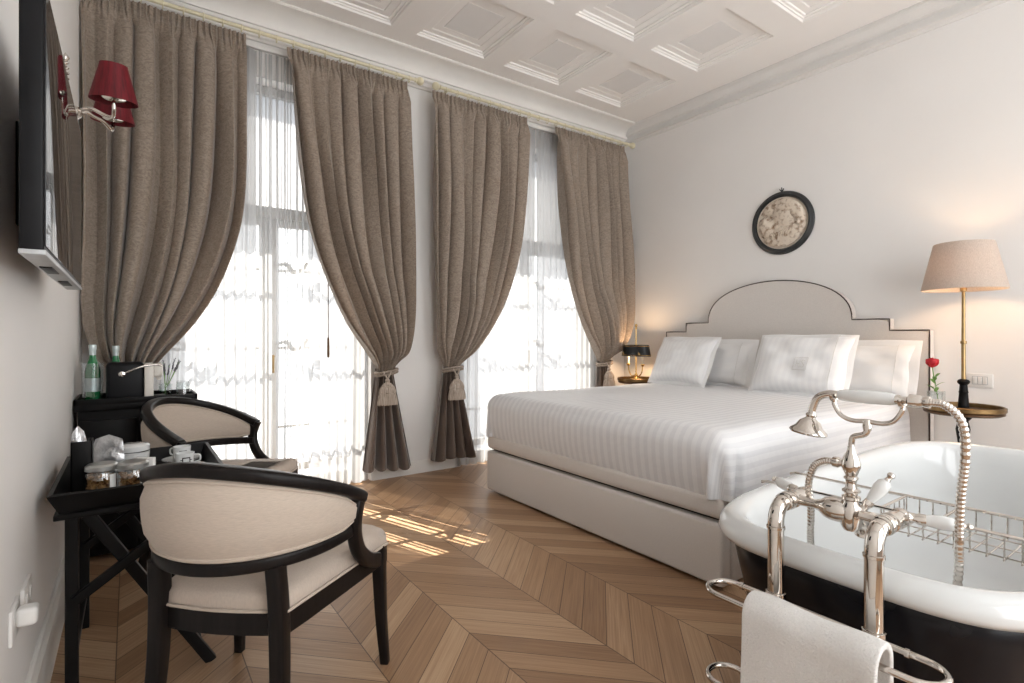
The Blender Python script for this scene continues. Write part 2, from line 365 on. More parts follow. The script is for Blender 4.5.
# ------------------------------------------------------------------ room shell
XL, XR, YW, YB, H = -0.235, 4.47, 4.11, -1.6, 3.42
b = BM(); box(b, ((XL+XR)/2, (YB+YW+0.4)/2, -0.05), (XR-XL+0.5, YW+0.4-YB, 0.1)); struct('floor', b, M['floor'], flat=True)
b = BM(); box(b, (XL-0.06, (YB+YW)/2, 1.75), (0.12, YW-YB, 3.5)); struct('wall_left', b, M['wall'], flat=True)
b = BM(); box(b, (XR+0.06, (YB+YW)/2, 1.75), (0.12, YW-YB, 3.5)); struct('wall_right', b, M['wall'], flat=True)
WIN = [(0.10, 1.56), (2.38, 4.0)]; ZT = 2.98
b = BM()
xs = [XL-0.12, WIN[0][0], WIN[0][1], WIN[1][0], WIN[1][1], XR+0.12]
for k in (0, 2, 4): box(b, ((xs[k]+xs[k+1])/2, YW+0.19, 1.75), (xs[k+1]-xs[k], 0.38, 3.5))
for k in (1, 3): box(b, ((xs[k]+xs[k+1])/2, YW+0.19, (ZT+3.5)/2), (xs[k+1]-xs[k], 0.38, 3.5-ZT))
struct('wall_back', b, M['wall'], flat=True)
# added unseen wall behind the viewer; its two openings shape fill light and reflections
b = BM(); xf = [XL-0.12, 0.25, 2.0, 2.5, 4.25, XR+0.12]
for k in (0, 2, 4): box(b, ((xf[k]+xf[k+1])/2, YB-0.06, 1.75), (xf[k+1]-xf[k], 0.12, 3.5))
for k in (1, 3):
    box(b, ((xf[k]+xf[k+1])/2, YB-0.06, 3.3), (xf[k+1]-xf[k], 0.12, 0.4)); box(b, ((xf[k]+xf[k+1])/2, YB-0.06, 0.15), (xf[k+1]-xf[k], 0.12, 0.3))
struct('added_wall_front', b, M['wall'], flat=True)
# coffered ceiling
CX = [3.662-0.803*i for i in range(5)]; CY = [3.36-0.885*j for j in range(6)]; hx, hy = 0.303, 0.335
ex = sorted([XL-0.12, XR+0.12] + [c+s*hx for c in CX for s in (-1, 1)]); ey = sorted([YB, YW+0.1] + [c+s*hy for c in CY for s in (-1, 1)])
b = BM(); b2i = []
def rect(b, x0, x1, y0, y1, z): return [b.verts.new(p) for p in ((x0, y0, z), (x1, y0, z), (x1, y1, z), (x0, y1, z))]
for i in range(len(ex)-1):
    for j in range(len(ey)-1):
        xm, ym = (ex[i]+ex[i+1])/2, (ey[j]+ey[j+1])/2
        if any(abs(xm-c) < 1e-3 for c in CX) and any(abs(ym-c) < 1e-3 for c in CY):
            steps = [(0, 0), (0.007, 0.022), (0.016, 0.022), (0.020, 0.036), (0.036, 0.038), (0.040, 0.054), (0.088, 0.054), (0.094, 0.062), (0.148, 0.062), (0.153, 0.070), (0.158, 0.062)]
            prev = None
            for d, dz in steps:
                q = rect(b, ex[i]+d, ex[i+1]-d, ey[j]+d, ey[j+1]-d, H+0.6*dz)
                if prev:
                    for k in range(4): b.faces.new((prev[k], prev[(k+1) % 4], q[(k+1) % 4], q[k]))
                prev = q
            f = b.faces.new(prev); f.material_index = 1
        else: b.faces.new(rect(b, ex[i], ex[i+1], ey[j], ey[j+1], H))
bmesh.ops.remove_doubles(b, verts=b.verts[:], dist=1e-4)
top = rect(b, XL-0.12, XR+0.12, YB, YW+0.1, H+0.2); b.faces.new(top)
struct('ceiling', b, [M['ceil'], M['panel']], flat=True)
# cornices (profile: distance from wall, height)
def cornice(name, prof, f, t0, t1, m='cornice'):
    b = BM(); prism(b, prof, t0, t1, f); return struct(name, b, M[m], sharp=25)
cove = [(0.075+0.165*(1-math.cos(a)), 3.315+0.09*math.sin(a)) for a in [PI/2*k/8 for k in range(9)]]
pw = [(-0.01, 3.225), (0.012, 3.225), (0.018, 3.24), (0.03, 3.25), (0.034, 3.275), (0.055, 3.285), (0.06, 3.305), (0.075, 3.305)] + cove + [(0.243, 3.41), (0.25, 3.41), (0.25, 3.43), (-0.01, 3.43)]
cornice('trim_1', pw, lambda a, z, t: (t, YW-a, z), XL, XR, 'trim')
pr = [(-0.01, 3.245), (0.016, 3.245), (0.024, 3.262), (0.05, 3.268), (0.05, 3.285), (0.032, 3.292), (0.036, 3.325), (0.062, 3.334), (0.064, 3.35), (0.088, 3.385), (0.09, 3.41), (0.1, 3.41), (0.1, 3.43), (-0.01, 3.43)]
cornice('trim_2', pr, lambda a, z, t: (XR-a, t, z), YB, YW)
cornice('trim_3', pr, lambda a, z, t: (XL+a, t, z), YB, YW)
# added light above the cornice ledge, no real lamp, brightens the cove band
al = bpy.data.lights.new('added_cove_light', 'AREA'); al.shape = 'RECTANGLE'; al.size = 4.1; al.size_y = 0.02; al.energy = 2.6; al.color = (1.0, 0.96, 0.9)
alo = bpy.data.objects.new('added_cove_light', al); COL.objects.link(alo); alo.location = (2.05, YW-0.06, 3.312); alo.rotation_euler = (math.radians(180), 0, 0)
# baseboards
def base(name, f, t0, t1, h=0.13):
    b = BM(); prism(b, [(-0.01, 0), (0.02, 0), (0.02, h-0.03), (0.014, h-0.02), (0.012, h-0.004), (0.006, h), (-0.01, h)], t0, t1, f); return struct(name, b, M['trim'], sharp=25)
base('baseboard_left', lambda a, z, t: (XL+a, t, z), YB, YW, 0.20)
base('baseboard_right', lambda a, z, t: (XR-a, t, z), YB, YW)
base('baseboard_back', lambda a, z, t: (t, YW-a*0.6, z), WIN[0][1]+0.01, WIN[1][0]-0.01, 0.105)
# windows: two casement leaves below a frosted transom
def window(n, x0, x1):
    y = YW+0.17; zt = 2.06; b = BM(); xc = (x0+x1)/2
    for x in (x0+0.03, x1-0.03): box(b, (x, y, ZT/2), (0.06, 0.09, ZT), 0.004)
    box(b, (xc, y, ZT-0.03), (x1-x0, 0.09, 0.06), 0.004); box(b, (xc, y, zt), (x1-x0, 0.09, 0.08), 0.004); box(b, (xc, y, 0.04), (x1-x0, 0.09, 0.08), 0.004)
    fr = struct('window_%d' % n, b, M['winframe'])
    for s in (-1, 1):
        lx0, lx1 = (x0+0.06, xc) if s < 0 else (xc, x1-0.06)
        b = BM()
        for x in (lx0+0.028, lx1-0.028): box(b, (x, y-0.005, (0.08+zt-0.04)/2), (0.055, 0.055, zt-0.12), 0.004)
        for z in (0.16, 0.47, 1.06, 1.64, zt-0.07): box(b, ((lx0+lx1)/2, y-0.005, z), (lx1-lx0, 0.05 if z in (0.16, zt-0.07) else 0.022, 0.06 if z in (0.16, zt-0.07) else 0.022), 0.003)
        # scrolled stays on the leaves
        for z in (1.06, 1.64):
            p = smooth_path([(lx0+0.05, y-0.05, z+0.03), (lx0+0.12, y-0.055, z+0.045), (lx0+0.17, y-0.055, z-0.01), (lx0+0.24, y-0.05, z+0.02), (lx0+0.27, y-0.05, z+0.07)], 5)
            tube(b, p, [0.010+0.010*math.sin(k/len(p)*PI) for k in range(len(p))], 10)
        leaf = obj('casement', b, M['winframe'], fr)
        b = BM(); box(b, ((lx0+lx1)/2, y, 1.05), (lx1-lx0-0.08, 0.006, zt-0.2)); obj('pane', b, M['glass'], leaf, flat=True)
    b = BM(); tube(b, [(xc+0.02, y-0.04, 1.0), (xc+0.02, y-0.09, 1.0)], 0.012); tube(b, [(xc+0.02, y-0.085, 1.01), (xc+0.02, y-0.085, 0.88)], 0.011); obj('handle', b, M['brass'], fr)
    b = BM(); box(b, (xc, y, (zt+ZT)/2), (x1-x0-0.1, 0.008, ZT-zt-0.1)); obj('transom_pane', b, M['frost'], fr, flat=True)
window(1, *WIN[0]); window(2, *WIN[1])

# ------------------------------------------------------------------ curtains
YC = 3.94
def curtain(label, left, right, tie, hem, seed, flip):
    """left/right: (z, x) edge tables from heading to tie; tie = (x, z); hem = (x0, x1, z)"""
    rnd = random.Random(seed); L, Rr = smooth_tab(left), smooth_tab(right)
    zt = left[0][0]; zb = tie[1]; nu, nv = 200, 120
    np_ = 8; ph = [rnd.uniform(-0.5, 0.5) for _ in range(40)]; am = [rnd.uniform(0.6, 1.25) for _ in range(40)]
    t = thing('curtain', label, 'curtain', ((left[0][1]+right[0][1])/2, YC, hem[2]), group='taupe velvet curtains')
    def fold(s, z):
        q = s*np_; k = int(q); f = q-k
        v = math.sin(2*PI*q + 0.9*math.sin(2*PI*q*0.37+seed) + ph[k]*0.6)
        qq = q+0.22*math.sin(2*PI*q*0.31+seed)+ph[k]*0.0; v = -(2*abs(math.cos(PI*qq))**0.7-1)*(0.8+0.3*math.sin(q*1.7+seed))
        fine = math.sin(2*PI*s*30+ph[k])*0.8 + 0.5*math.sin(2*PI*s*53+seed)
        hd = max(0.0, min(1.0, (z-(zt-0.17))/0.10))
        return v, fine, hd
    b = BM()
    def f(i, j):
        s = i/(nu-1); v_ = j/(nv-1); z = zt + (zb-zt)*v_
        a, c = lerp_tab(L, z), lerp_tab(Rr, z); w = c-a
        v, fine, hd = fold(s, z)
        dep = 0.098*(1-0.8*hd)*min(1.0, 0.55+0.6*(zt-z))
        k = max(0.0, min(1.0, (zb+0.75-z)/0.75)); 
        bulge = 0.05*math.sin(min(1.0, k*1.02)*PI)*math.sin(PI*s)
        near = max(0.0, 1-(z-zb)/0.12)
        y = YC - bulge + v*dep*(1-0.72*near)*(0.75+0.25*math.sin(3*z+s*9)) + fine*0.010*hd + (0.10*near)*((s-0.5)**2)
        x = a + w*s + 0.010*math.sin(z*2.3+s*14+seed)*(1-hd)*min(1, w/0.4) + 0.012*math.cos(2*PI*s*np_)*(1-hd)*(w/0.9)
        x = max(x, XL+0.004)
        if hd < 1 and z > zt-0.19: y -= 0.012*math.sin(PI*min(1, (zt-z)/0.19))
        return (x, y, z)
    grid(b, nu, nv, f)
    o = obj('drape', b, M['curtain'], t, sharp=80)
    # tail below the tie, darker and plainer than the drape
    b = BM(); nu2, nv2 = 140, 40; zh = hem[2]
    def g(i, j):
        s = i/(nu2-1); v_ = j/(nv2-1); z = zb+0.02 + (zh-zb-0.02)*v_
        a = tie[0]-0.075 + (hem[0]-tie[0]+0.075)*v_**1.05; c = tie[0]+0.075 + (hem[1]-tie[0]-0.075)*v_**1.05
        q = s*4.3; v = math.sin(2*PI*q+seed)
        y = YC + 0.02 + v*(0.018+0.045*v_) + 0.02*(s-0.5)
        z2 = z + (0.010*math.cos(2*PI*q+seed)+0.012*math.sin(s*5+seed))*v_
        return (a+(c-a)*s + 0.016*v_*math.cos(2*PI*q), y, z2)
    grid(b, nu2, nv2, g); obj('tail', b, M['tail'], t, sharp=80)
    return t
def tieback(label, x, z, side):
    t = thing('tassel_tieback', label, 'tieback', (x, YC-0.09, z-0.25), group='tasselled curtain tiebacks')
    b = BM(); n = 40
    p = [(x+0.085*math.cos(2*PI*k/n), YC-0.02+0.075*math.sin(2*PI*k/n), z+0.015*math.cos(2*PI*k/n+side)) for k in range(n)]
    tube(b, p, 0.011, 10, True)
    tube(b, [(px, py, pz-0.02) for px, py, pz in p], 0.009, 10, True); obj('rope', b, M['curtain'], t)
    yy = YC-0.115; xx = x-0.03+0.014*side
    b = BM(); tube(b, smooth_path([(xx-0.03, yy+0.01, z+0.0), (xx-0.012, yy, z-0.035), (xx, yy, z-0.06)], 5), 0.007, 8); tube(b, smooth_path([(xx+0.03, yy+0.01, z+0.0), (xx+0.012, yy, z-0.035), (xx, yy, z-0.06)], 5), 0.007, 8)
    lathe(b, [(0, 0), (0.012, -0.003), (0.02, -0.015), (0.016, -0.03), (0.022, -0.036), (0.03, -0.05), (0.02, -0.055), (0, -0.055)], (xx, yy, z-0.05), 20); obj('cord', b, M['tassel'], t)
    for nm, r0, r1, z0, z1 in (('upper_fringe', 0.028, 0.066, z-0.085, z-0.155), ('lower_fringe', 0.05, 0.078, z-0.13, z-0.245)):
        b = BM(); n = 60; prof = []
        for j in range(6):
            q = j/5; prof.append((r0+(r1-r0)*math.sin(q*PI/2), z0+(z1-z0)*q))
        G = grid(b, n, 6, lambda i, j: (xx+prof[j][0]*(1+0.05*math.sin(i*PI*0.9+j*0.2))*math.cos(2*PI*i/n), yy+0.5*prof[j][0]*(1+0.05*math.sin(i*PI*0.9+j*0.2))*math.sin(2*PI*i/n), prof[j][1]-(0.004*((i*7) % 3) if j == 5 else 0)), True)
        b.faces.new(G[0]); b.faces.new(G[5][::-1]); obj(nm, b, M['tassel'], t)
    return t
ZH = 3.165
cd2L = [(ZH, 0.885), (2.7, 0.92), (2.2, 0.985), (1.85, 1.06), (1.5, 1.19), (1.25, 1.31), (1.05, 1.45), (0.93, 1.535), (0.88, 1.55)]
cd2R = [(ZH, 1.79), (2.5, 1.80), (1.8, 1.815), (1.3, 1.83), (1.05, 1.80), (0.95, 1.72), (0.88, 1.67)]
mir = lambda T, c: [(z, 2*c-x) for z, x in T]
C1R = [(ZH, 0.63), (2.7, 0.63), (2.2, 0.615), (1.85, 0.57), (1.5, 0.46), (1.25, 0.33), (1.05, 0.18), (0.93, 0.09), (0.88, 0.07)]
C1L = [(ZH, -0.235), (2.5, -0.235), (1.8, -0.235), (1.3, -0.23), (1.05, -0.17), (0.95, -0.10), (0.88, -0.05)]
C3L = [(ZH, 2.01), (2.5, 2.02), (1.8, 2.035), (1.3, 2.045), (1.05, 2.06), (0.95, 2.10), (0.88, 2.13)]
C3R = [(ZH, 2.985), (2.7, 2.965), (2.2, 2.91), (1.85, 2.84), (1.5, 2.72), (1.25, 2.585), (1.05, 2.43), (0.93, 2.30), (0.88, 2.26)]
C4L = [(ZH, 3.325), (2.7, 3.355), (2.2, 3.42), (1.85, 3.48), (1.5, 3.58), (1.25, 3.69), (1.05, 3.82), (0.95, 3.89), (0.88, 3.92)]
C4R = [(ZH, 4.275), (2.5, 4.30), (1.8, 4.335), (1.3, 4.345), (1.05, 4.25), (0.95, 4.11), (0.88, 4.04)]
curtain('taupe velvet curtain in the far left corner, beside the television, drawn to the left', C1L, C1R, (0.01, 0.88), (-0.16, 0.24, 0.11), 3, 1)
curtain('taupe velvet curtain on the right of the left window, gathered above its tassel', cd2L, cd2R, (1.61, 0.88), (1.43, 1.86, 0.11), 7, -1)
curtain('taupe velvet curtain on the left of the right window, tied back beside bare wall', C3L, C3R, (2.195, 0.88), (2.01, 2.44, 0.12), 12, 1)
curtain('taupe velvet curtain on the right of the right window, beside the headboard wall', C4L, C4R, (3.98, 0.88), (3.86, 4.22, 0.11), 19, -1)
tieback('beige tassel tieback on the left window curtain nearest the striped bed foot', 1.61, 0.88, 0)
tieback('beige tassel tieback on the curtain left of the right window', 2.195, 0.88, 1)
tieback('beige tassel tieback on the corner curtain, just above the far bed edge', 3.97, 0.88, 0)
# rods with finials and rings
def rod(label, x0, x1, fl, fr_):
    t = thing('curtain_rod', label, 'curtain rod', ((x0+x1)/2, YC, 3.20), group='cream curtain rods')
    b = BM(); tube(b, [(x0, YC, 3.205), (x1, YC, 3.205)], 0.013, 14); obj('rod', b, M['rod'], t)
    for on, x, s in ((fl, x0, -1), (fr_, x1, 1)):
        if on:
            b = BM(); lathe(b, [(0, 0), (0.018, 0), (0.02, 0.006), (0.014, 0.014), (0.022, 0.02), (0.031, 0.035), (0.032, 0.05), (0.024, 0.066), (0.01, 0.074), (0, 0.075)], (x, YC, 3.205), 20, (s, 0, 0)); obj('finial', b, M['rod'], t)
    n = int((x1-x0)/0.105)
    for k in range(n):
        x = x0+0.05+(x1-x0-0.1)*k/(n-1); b = BM(); tube(b, [(x, YC+0.02*math.cos(2*PI*a/16), 3.197+0.024*math.sin(2*PI*a/16)) for a in range(16)], 0.0035, 6, True); obj('ring', b, M['rod'], t)
    for x in (x0+0.08, x1-0.08):
        b = BM(); tube(b, [(x, YC, 3.205), (x, YW-0.05, 3.215), (x, YW-0.025, 3.235)], 0.008, 8); obj('bracket', b, M['rod'], t)
rod('cream rod with turned finial carrying the curtains of the left window', XL+0.02, 1.86, False, True)
rod('cream rod with turned finial carrying the curtains of the right window', 2.09, 4.37, True, True)
# sheers
def sheer(label, x0, x1, m, seed, open_side):
    b = BM(); nu, nv = 150, 36; rnd = random.Random(seed)
    def f(i, j):
        s = i/(nu-1); v = j/(nv-1); z = 3.15+(0.012-3.15)*v
        x = x0+(x1-x0)*s + 0.012*math.sin(z*1.4+s*11+seed)*v
        y = 4.082 + 0.8*(0.014+0.008*v)*math.sin(2*PI*s*(x1-x0)*13+seed+0.7*math.sin(s*17)) + 0.005*math.sin(2*PI*s*(x1-x0)*29)
        return (x, y, z)
    grid(b, nu, nv, f)
    o = obj('sheer_curtain', b, m, uvattr='keep', sharp=80); tag(o, label, 'sheer curtain', 'white voile sheer curtains'); return o
sheer('white sheer curtain covering the left half of the left window, beside black cabinet', 0.02, 0.865, M['sheer_a'], 1, 1)
sheer('white sheer curtain covering the right half of the left window, reaching the floor', 0.885, 1.52, M['sheer_a'], 2, -1)
sheer('white sheer curtain covering the left half of the right window, touching floor by bed foot', 2.33, 3.19, M['sheer_b'], 3, 1)
sheer('white sheer curtain covering the right half of the right window, behind the bed', 3.20, 4.05, M['sheer_b'], 4, -1)
def track(label, x0, x1):
    b = BM(); box(b, ((x0+x1)/2, 4.08, 3.175), (x1-x0, 0.03, 0.035), 0.004)
    for x in (x0+0.05, x1-0.05): box(b, (x, 4.095, 3.195), (0.03, 0.03, 0.02), 0.003)
    tag(obj('curtain_track', b, M['white']), label, 'curtain track', 'white sheer curtain tracks')
track('white track holding the sheers of the left window, behind the rod', 0.0, 1.56); track('white track holding the sheers of the right window, behind the rod', 2.3, 4.1)
t = thing('draw_wand', 'thin brown draw rod hanging at the edge of the left window curtain', 'draw rod', (1.205, 4.045, 0.99))
b = BM(); tube(b, [(1.205, 4.045, 3.17), (1.205, 4.045, 1.13)], 0.003, 8); obj('cord', b, M['bronze'], t)
b = BM(); lathe(b, [(0, 0), (0.008, 0), (0.010, 0.02), (0.008, 0.14), (0.004, 0.15), (0, 0.15)], (1.205, 4.045, 0.99), 12); obj('grip', b, M['bronze'], t)

# ------------------------------------------------------------------ bed
BY0, BY1, BX0, BXH = 1.40, 3.345, 2.155, 4.36
bed = thing('bed', 'double bed with upholstered beige base and arched headboard against the right wall', 'bed', (3.2, 2.37, 0))
b = BM(); box(b, (BX0+0.035, 2.37, 0.158), (0.07, BY1-BY0, 0.286), 0.018, 4); obj('foot_panel', b, M['bedcloth'], bed)
b = BM(); box(b, ((BX0+0.085+BXH)/2, 2.37, 0.158), (BXH-BX0-0.085, BY1-BY0-0.01, 0.286), 0.015, 3); obj('base', b, M['bedcloth'], bed)
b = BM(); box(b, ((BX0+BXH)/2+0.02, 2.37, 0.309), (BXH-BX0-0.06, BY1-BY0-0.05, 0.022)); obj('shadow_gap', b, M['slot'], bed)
b = BM(); box(b, ((BX0+BXH)/2, 2.37, 0.37), (BXH-BX0, BY1-BY0, 0.105), 0.03, 4); obj('mattress_tray', b, M['bedcloth'], bed)
b = BM(); box(b, ((BX0+BXH)/2+0.02, 2.37, 0.55), (BXH-BX0-0.10, BY1-BY0-0.10, 0.25), 0.05, 4); obj('mattress', b, M['pillow'], bed)
for x, y in ((2.3, 1.5), (2.3, 3.24), (4.25, 1.5), (4.25, 3.24)): b = BM(); lathe(b, [(0, 0), (0.03, 0), (0.03, 0.02), (0, 0.02)], (x, y, 0), 16); obj('foot', b, M['black'], bed)
hb = [(1.291, 0.1), (1.291, 1.19), (1.523, 1.19), (1.523, 1.272), (1.765, 1.272)]
arc = [(2.373-0.607*math.cos(a), 1.275+0.335*math.sin(a)**0.85) for a in [PI*k/36 for k in range(1, 36)]]
hb += arc + [(2.98, 1.272), (3.222, 1.272), (3.222, 1.19), (3.455, 1.19), (3.455, 0.1)]
b = BM(); prism(b, hb, 4.37, 4.455, lambda y, z, t: (t, y, z))
fe = [e for e in b.edges if abs(e.verts[0].co.x-4.37) < 1e-4 and abs(e.verts[1].co.x-4.37) < 1e-4]
bmesh.ops.bevel(b, geom=fe, offset=0.012, segments=3, profile=0.5, affect='EDGES')
hbo = obj('headboard', b, M['bedcloth'], bed, sharp=50)
b = BM(); dense = []
for (a0, c0), (a1, c1) in zip(hb, hb[1:]):
    n = max(1, int(math.hypot(a1-a0, c1-c0)/0.04))
    for k in range(n): dense.append((4.372, a0+(a1-a0)*k/n, c0+(c1-c0)*k/n))
dense.append((4.372, hb[-1][0], hb[-1][1]))
tube(b, dense, 0.005, 8); obj('piping', b, M['pipe_dark'], hbo)
# sheet / duvet : soft rounded slab open below
def duvet():
    x0, x1, y0, y1, zt, zb = 2.135, 4.34, 1.365, 3.37, 0.715, 0.412
    r = 0.10; b = BM(); sl = b.verts.layers.float.new('stripe')
    def prof(d, L):  # arc length -> (horizontal, drop)
        pass
    cols = []
    # profile across Y: near drop, top, far drop ; profile along X: foot drop, top
    def side(n1, n2, n3, lo, hi):
        P = []
        for k in range(n1): P.append((lo, -(zt-r-zb)*(1-k/n1)-r, 0))
        for k in range(n2): a = PI/2*k/n2; P.append((lo+r-r*math.cos(a), -r+r*math.sin(a), 0))
        for k in range(n3+1): P.append((lo+r+(hi-lo-2*r)*k/n3, 0.0, 0))
        for k in range(1, n2+1): a = PI/2*k/n2; P.append((hi-r+r*math.sin(a), -r+r*math.cos(a), 0))
        for k in range(1, n1+1): P.append((hi, -r-(zt-r-zb)*k/n1, 0))
        return P
    PY = side(8, 8, 60, y0, y1); PX = side(8, 8, 60, x0, x1)[:8+8+61]
    S = [0.0]
    for k in range(1, len(PY)): S.append(S[-1]+math.hypot(PY[k][0]-PY[k-1][0], PY[k][1]-PY[k-1][1]))
    G = []
    for j, (py, dy, _) in enumerate(PY):
        row = []
        for i, (pxx, dx, _) in enumerate(PX):
            drop = min(dx, dy) if (dx < 0 and dy < 0) else dx+dy
            x, y = pxx, py
            z = zt + drop
            if dx < 0 and dy < 0:   # cloth wraps the corner post: polar patch
                mi, mj = 16-i, (16-j if py < 2.3 else j-(len(PY)-17)); rho = max(mi, mj); th = math.atan2(mj, mi)
                hx_, dr = PX[16-rho][0]-x0, PX[16-rho][1]
                rad = r-hx_ + 0.016*math.sin(th*7.0+0.6)*max(0.0, min(1.0, (-dr-0.08)/0.15))
                x = x0+r-rad*math.cos(th); y = (y0+r-rad*math.sin(th)) if py < 2.3 else (y1-r+rad*math.sin(th)); z = zt+dr; drop = dr
            crown = 0.012*math.sin(PI*(py-y0)/(y1-y0))
            z += crown if drop > -0.02 else 0
            nz = noise.noise(Vector((x*2.2, y*2.2, z*2.0)))*0.010 + noise.noise(Vector((x*6, y*6, z*6)))*0.0035
            if drop > -0.05: z += nz
            else:
                wv = 0.007*math.sin(y*21)+0.006*noise.noise(Vector((y*5, z*3, 2)))
                if dx < 0 and dy < 0: pass
                elif dx < dy: x -= abs(nz)+0.002*math.sin(y*30)-0.03*max(0, (-dx-0.1)/0.2)**2
                else:
                    y += (-1 if py < 2.3 else 1)*(abs(nz)+0.010*math.sin(x*9)*max(0, min(1, -drop/0.25)))
            v = b.verts.new((x, y, z)); v[sl] = S[j]; row.append(v)
        G.append(row)
    for j in range(len(G)-1):
        for i in range(len(G[0])-1): b.faces.new((G[j][i], G[j][i+1], G[j+1][i+1], G[j+1][i]))
    return b
du = obj('bed_cover', duvet(), M['sheet'], sharp=80)
tag(du, 'white satin striped bed cover tucked over the double bed', 'bed cover')

def pillow(label, c, w, h, th, lean, yaw, m, flange=0.0, group='white bed pillows', mono=False, hem=None):
    """stands on its long edge: local x = width (world -Y side), local y = up the pillow, local z = front (towards the bed foot)"""
    t = thing('pillow', label, 'pillow', c, 0, group)
    t.rotation_euler = Matrix.Rotation(yaw, 3, 'Z').to_euler()
    R3 = Matrix.Rotation(lean, 3, 'Y')
    def loc(u, v, d):      # u across, v up 0..h, d towards the foot
        p = R3 @ Vector((-d, 0, v)); return Vector((p.x, -u, p.z))
    b = BM(); sl = b.verts.layers.float.new('stripe'); n = 30
    def surf(sgn):
        G = []
        for j in range(n+1):
            row = []
            for i in range(n+1):
                u = -1+2*i/n; v = -1+2*j/n
                k = max(0, (1-u**4))**0.55*max(0, (1-v**4))**0.55
                pin = 1-0.07*(1-abs(v)**2)*abs(u)**3; pin2 = 1-0.09*(1-abs(u)**2)*abs(v)**3
                wob = 0.012*noise.noise(Vector((u*2.2+c[1]*7, v*2.2, sgn*3)))
                d = sgn*(th/2*k*(1+0.22*(-v)) + wob*k*2)
                vv = bv.get((i, j)) if (i in (0, n) or j in (0, n)) else None
                if vv is None:
                    vv = b.verts.new(loc(u*w/2*pin, h/2+v*h/2*pin2, d)); vv[sl] = u*w/2
                    if i in (0, n) or j in (0, n): bv[(i, j)] = vv
                row.append(vv)
            G.append(row)
        for j in range(n):
            for i in range(n): b.faces.new((G[j][i], G[j][i+1], G[j+1][i+1], G[j+1][i]))
    bv = {}; surf(1); surf(-1)
    o = obj('cushion', b, m, t, local=True, sharp=80)
    if flange:
        b = BM()
        ring = lambda e, d: [loc(u*(w/2*(0.965)+e), h/2+v*(h/2*0.965+e), d+0.006*math.sin(6*u+5*v)) for u, v in [(-1+2*k/14, -1) for k in range(14)] + [(1, -1+2*k/10) for k in range(10)] + [(1-2*k/14, 1) for k in range(14)] + [(-1, 1-2*k/10) for k in range(10)]]
        Rs = [[b.verts.new(p) for p in ring(e, d)] for e, d in ((-0.02, 0.012), (flange*0.5, 0.008), (flange, 0.0), (flange*0.5, -0.006), (-0.02, -0.008))]
        for A, B_ in zip(Rs, Rs[1:]):
            for k in range(len(A)): b.faces.new((A[k], A[(k+1) % len(A)], B_[(k+1) % len(A)], B_[k]))
        obj('flange', b, M['pillow'], t, local=True, sharp=80)
    kz = lambda u, v: th/2*max(0, (1-u**4))**0.55*max(0, (1-v**4))**0.55*(1+0.22*(-v))+0.014
    if hem:
        b = BM(); sgn = hem
        p = [loc(sgn*w/2*0.72, h/2+(-0.93+1.86*k/24)*h/2, kz(0.72, -0.93+1.86*k/24)) for k in range(25)]
        tube(b, p, 0.0022, 6); obj('hem_stitch', b, M['thread'], t, local=True)
    if mono:
        b = BM()
        def ln(pts):
            q = []
            for (u0, v0), (u1, v1) in zip(pts, pts[1:]):
                for k in range(5): q.append((u0+(u1-u0)*k/5, v0+(v1-v0)*k/5))
            q.append(pts[-1])
            tube(b, [loc(u*w/2, h/2+v*h/2, kz(u, v)+0.004) for u, v in q], 0.0022, 6)
        a, c2 = 0.14, -0.16; sx_, sy_ = 0.135, 0.21
        P = lambda x, y: (a+x*sx_, c2+y*sy_)
        ln([P(-1, -1), P(1, -1), P(1, 1), P(-1, 1), P(-1, -1)])
        ln([P(-0.6, -0.6), P(-0.6, 0.6)]); ln([P(-0.6, 0), P(-0.1, 0)]); ln([P(-0.1, -0.6), P(-0.1, 0.6)])
        ln([P(0.65, 0.5), P(0.3, 0.6), P(0.15, 0.3), P(0.6, -0.2), P(0.5, -0.55), P(0.1, -0.5)])
        obj('monogram', b, M['thread'], t, local=True)
    return t
LN = math.radians(27)
pillow('plain white pillow leaning on the headboard behind the left striped pillow', (4.14, 2.80, 0.724), 0.70, 0.39, 0.13, math.radians(18), 0, M['pillow'], 0.035, hem=1)
pillow('plain white pillow at the lamp end, leaning on headboard behind the monogrammed pillow', (4.14, 1.66, 0.724), 0.68, 0.39, 0.13, math.radians(18), 0, M['pillow'], 0.035, hem=1)
pillow('striped white pillow in front, on the window side of the bed', (3.91, 3.00, 0.726), 0.62, 0.455, 0.17, LN, math.radians(-4), M['pillow_s'], 0.02)
pillow('white pillow with square monogram in front, on the lamp side of the bed', (3.85, 1.93, 0.726), 0.66, 0.475, 0.19, LN, math.radians(3), M['pillow_s'], 0.02, mono=True, hem=1)

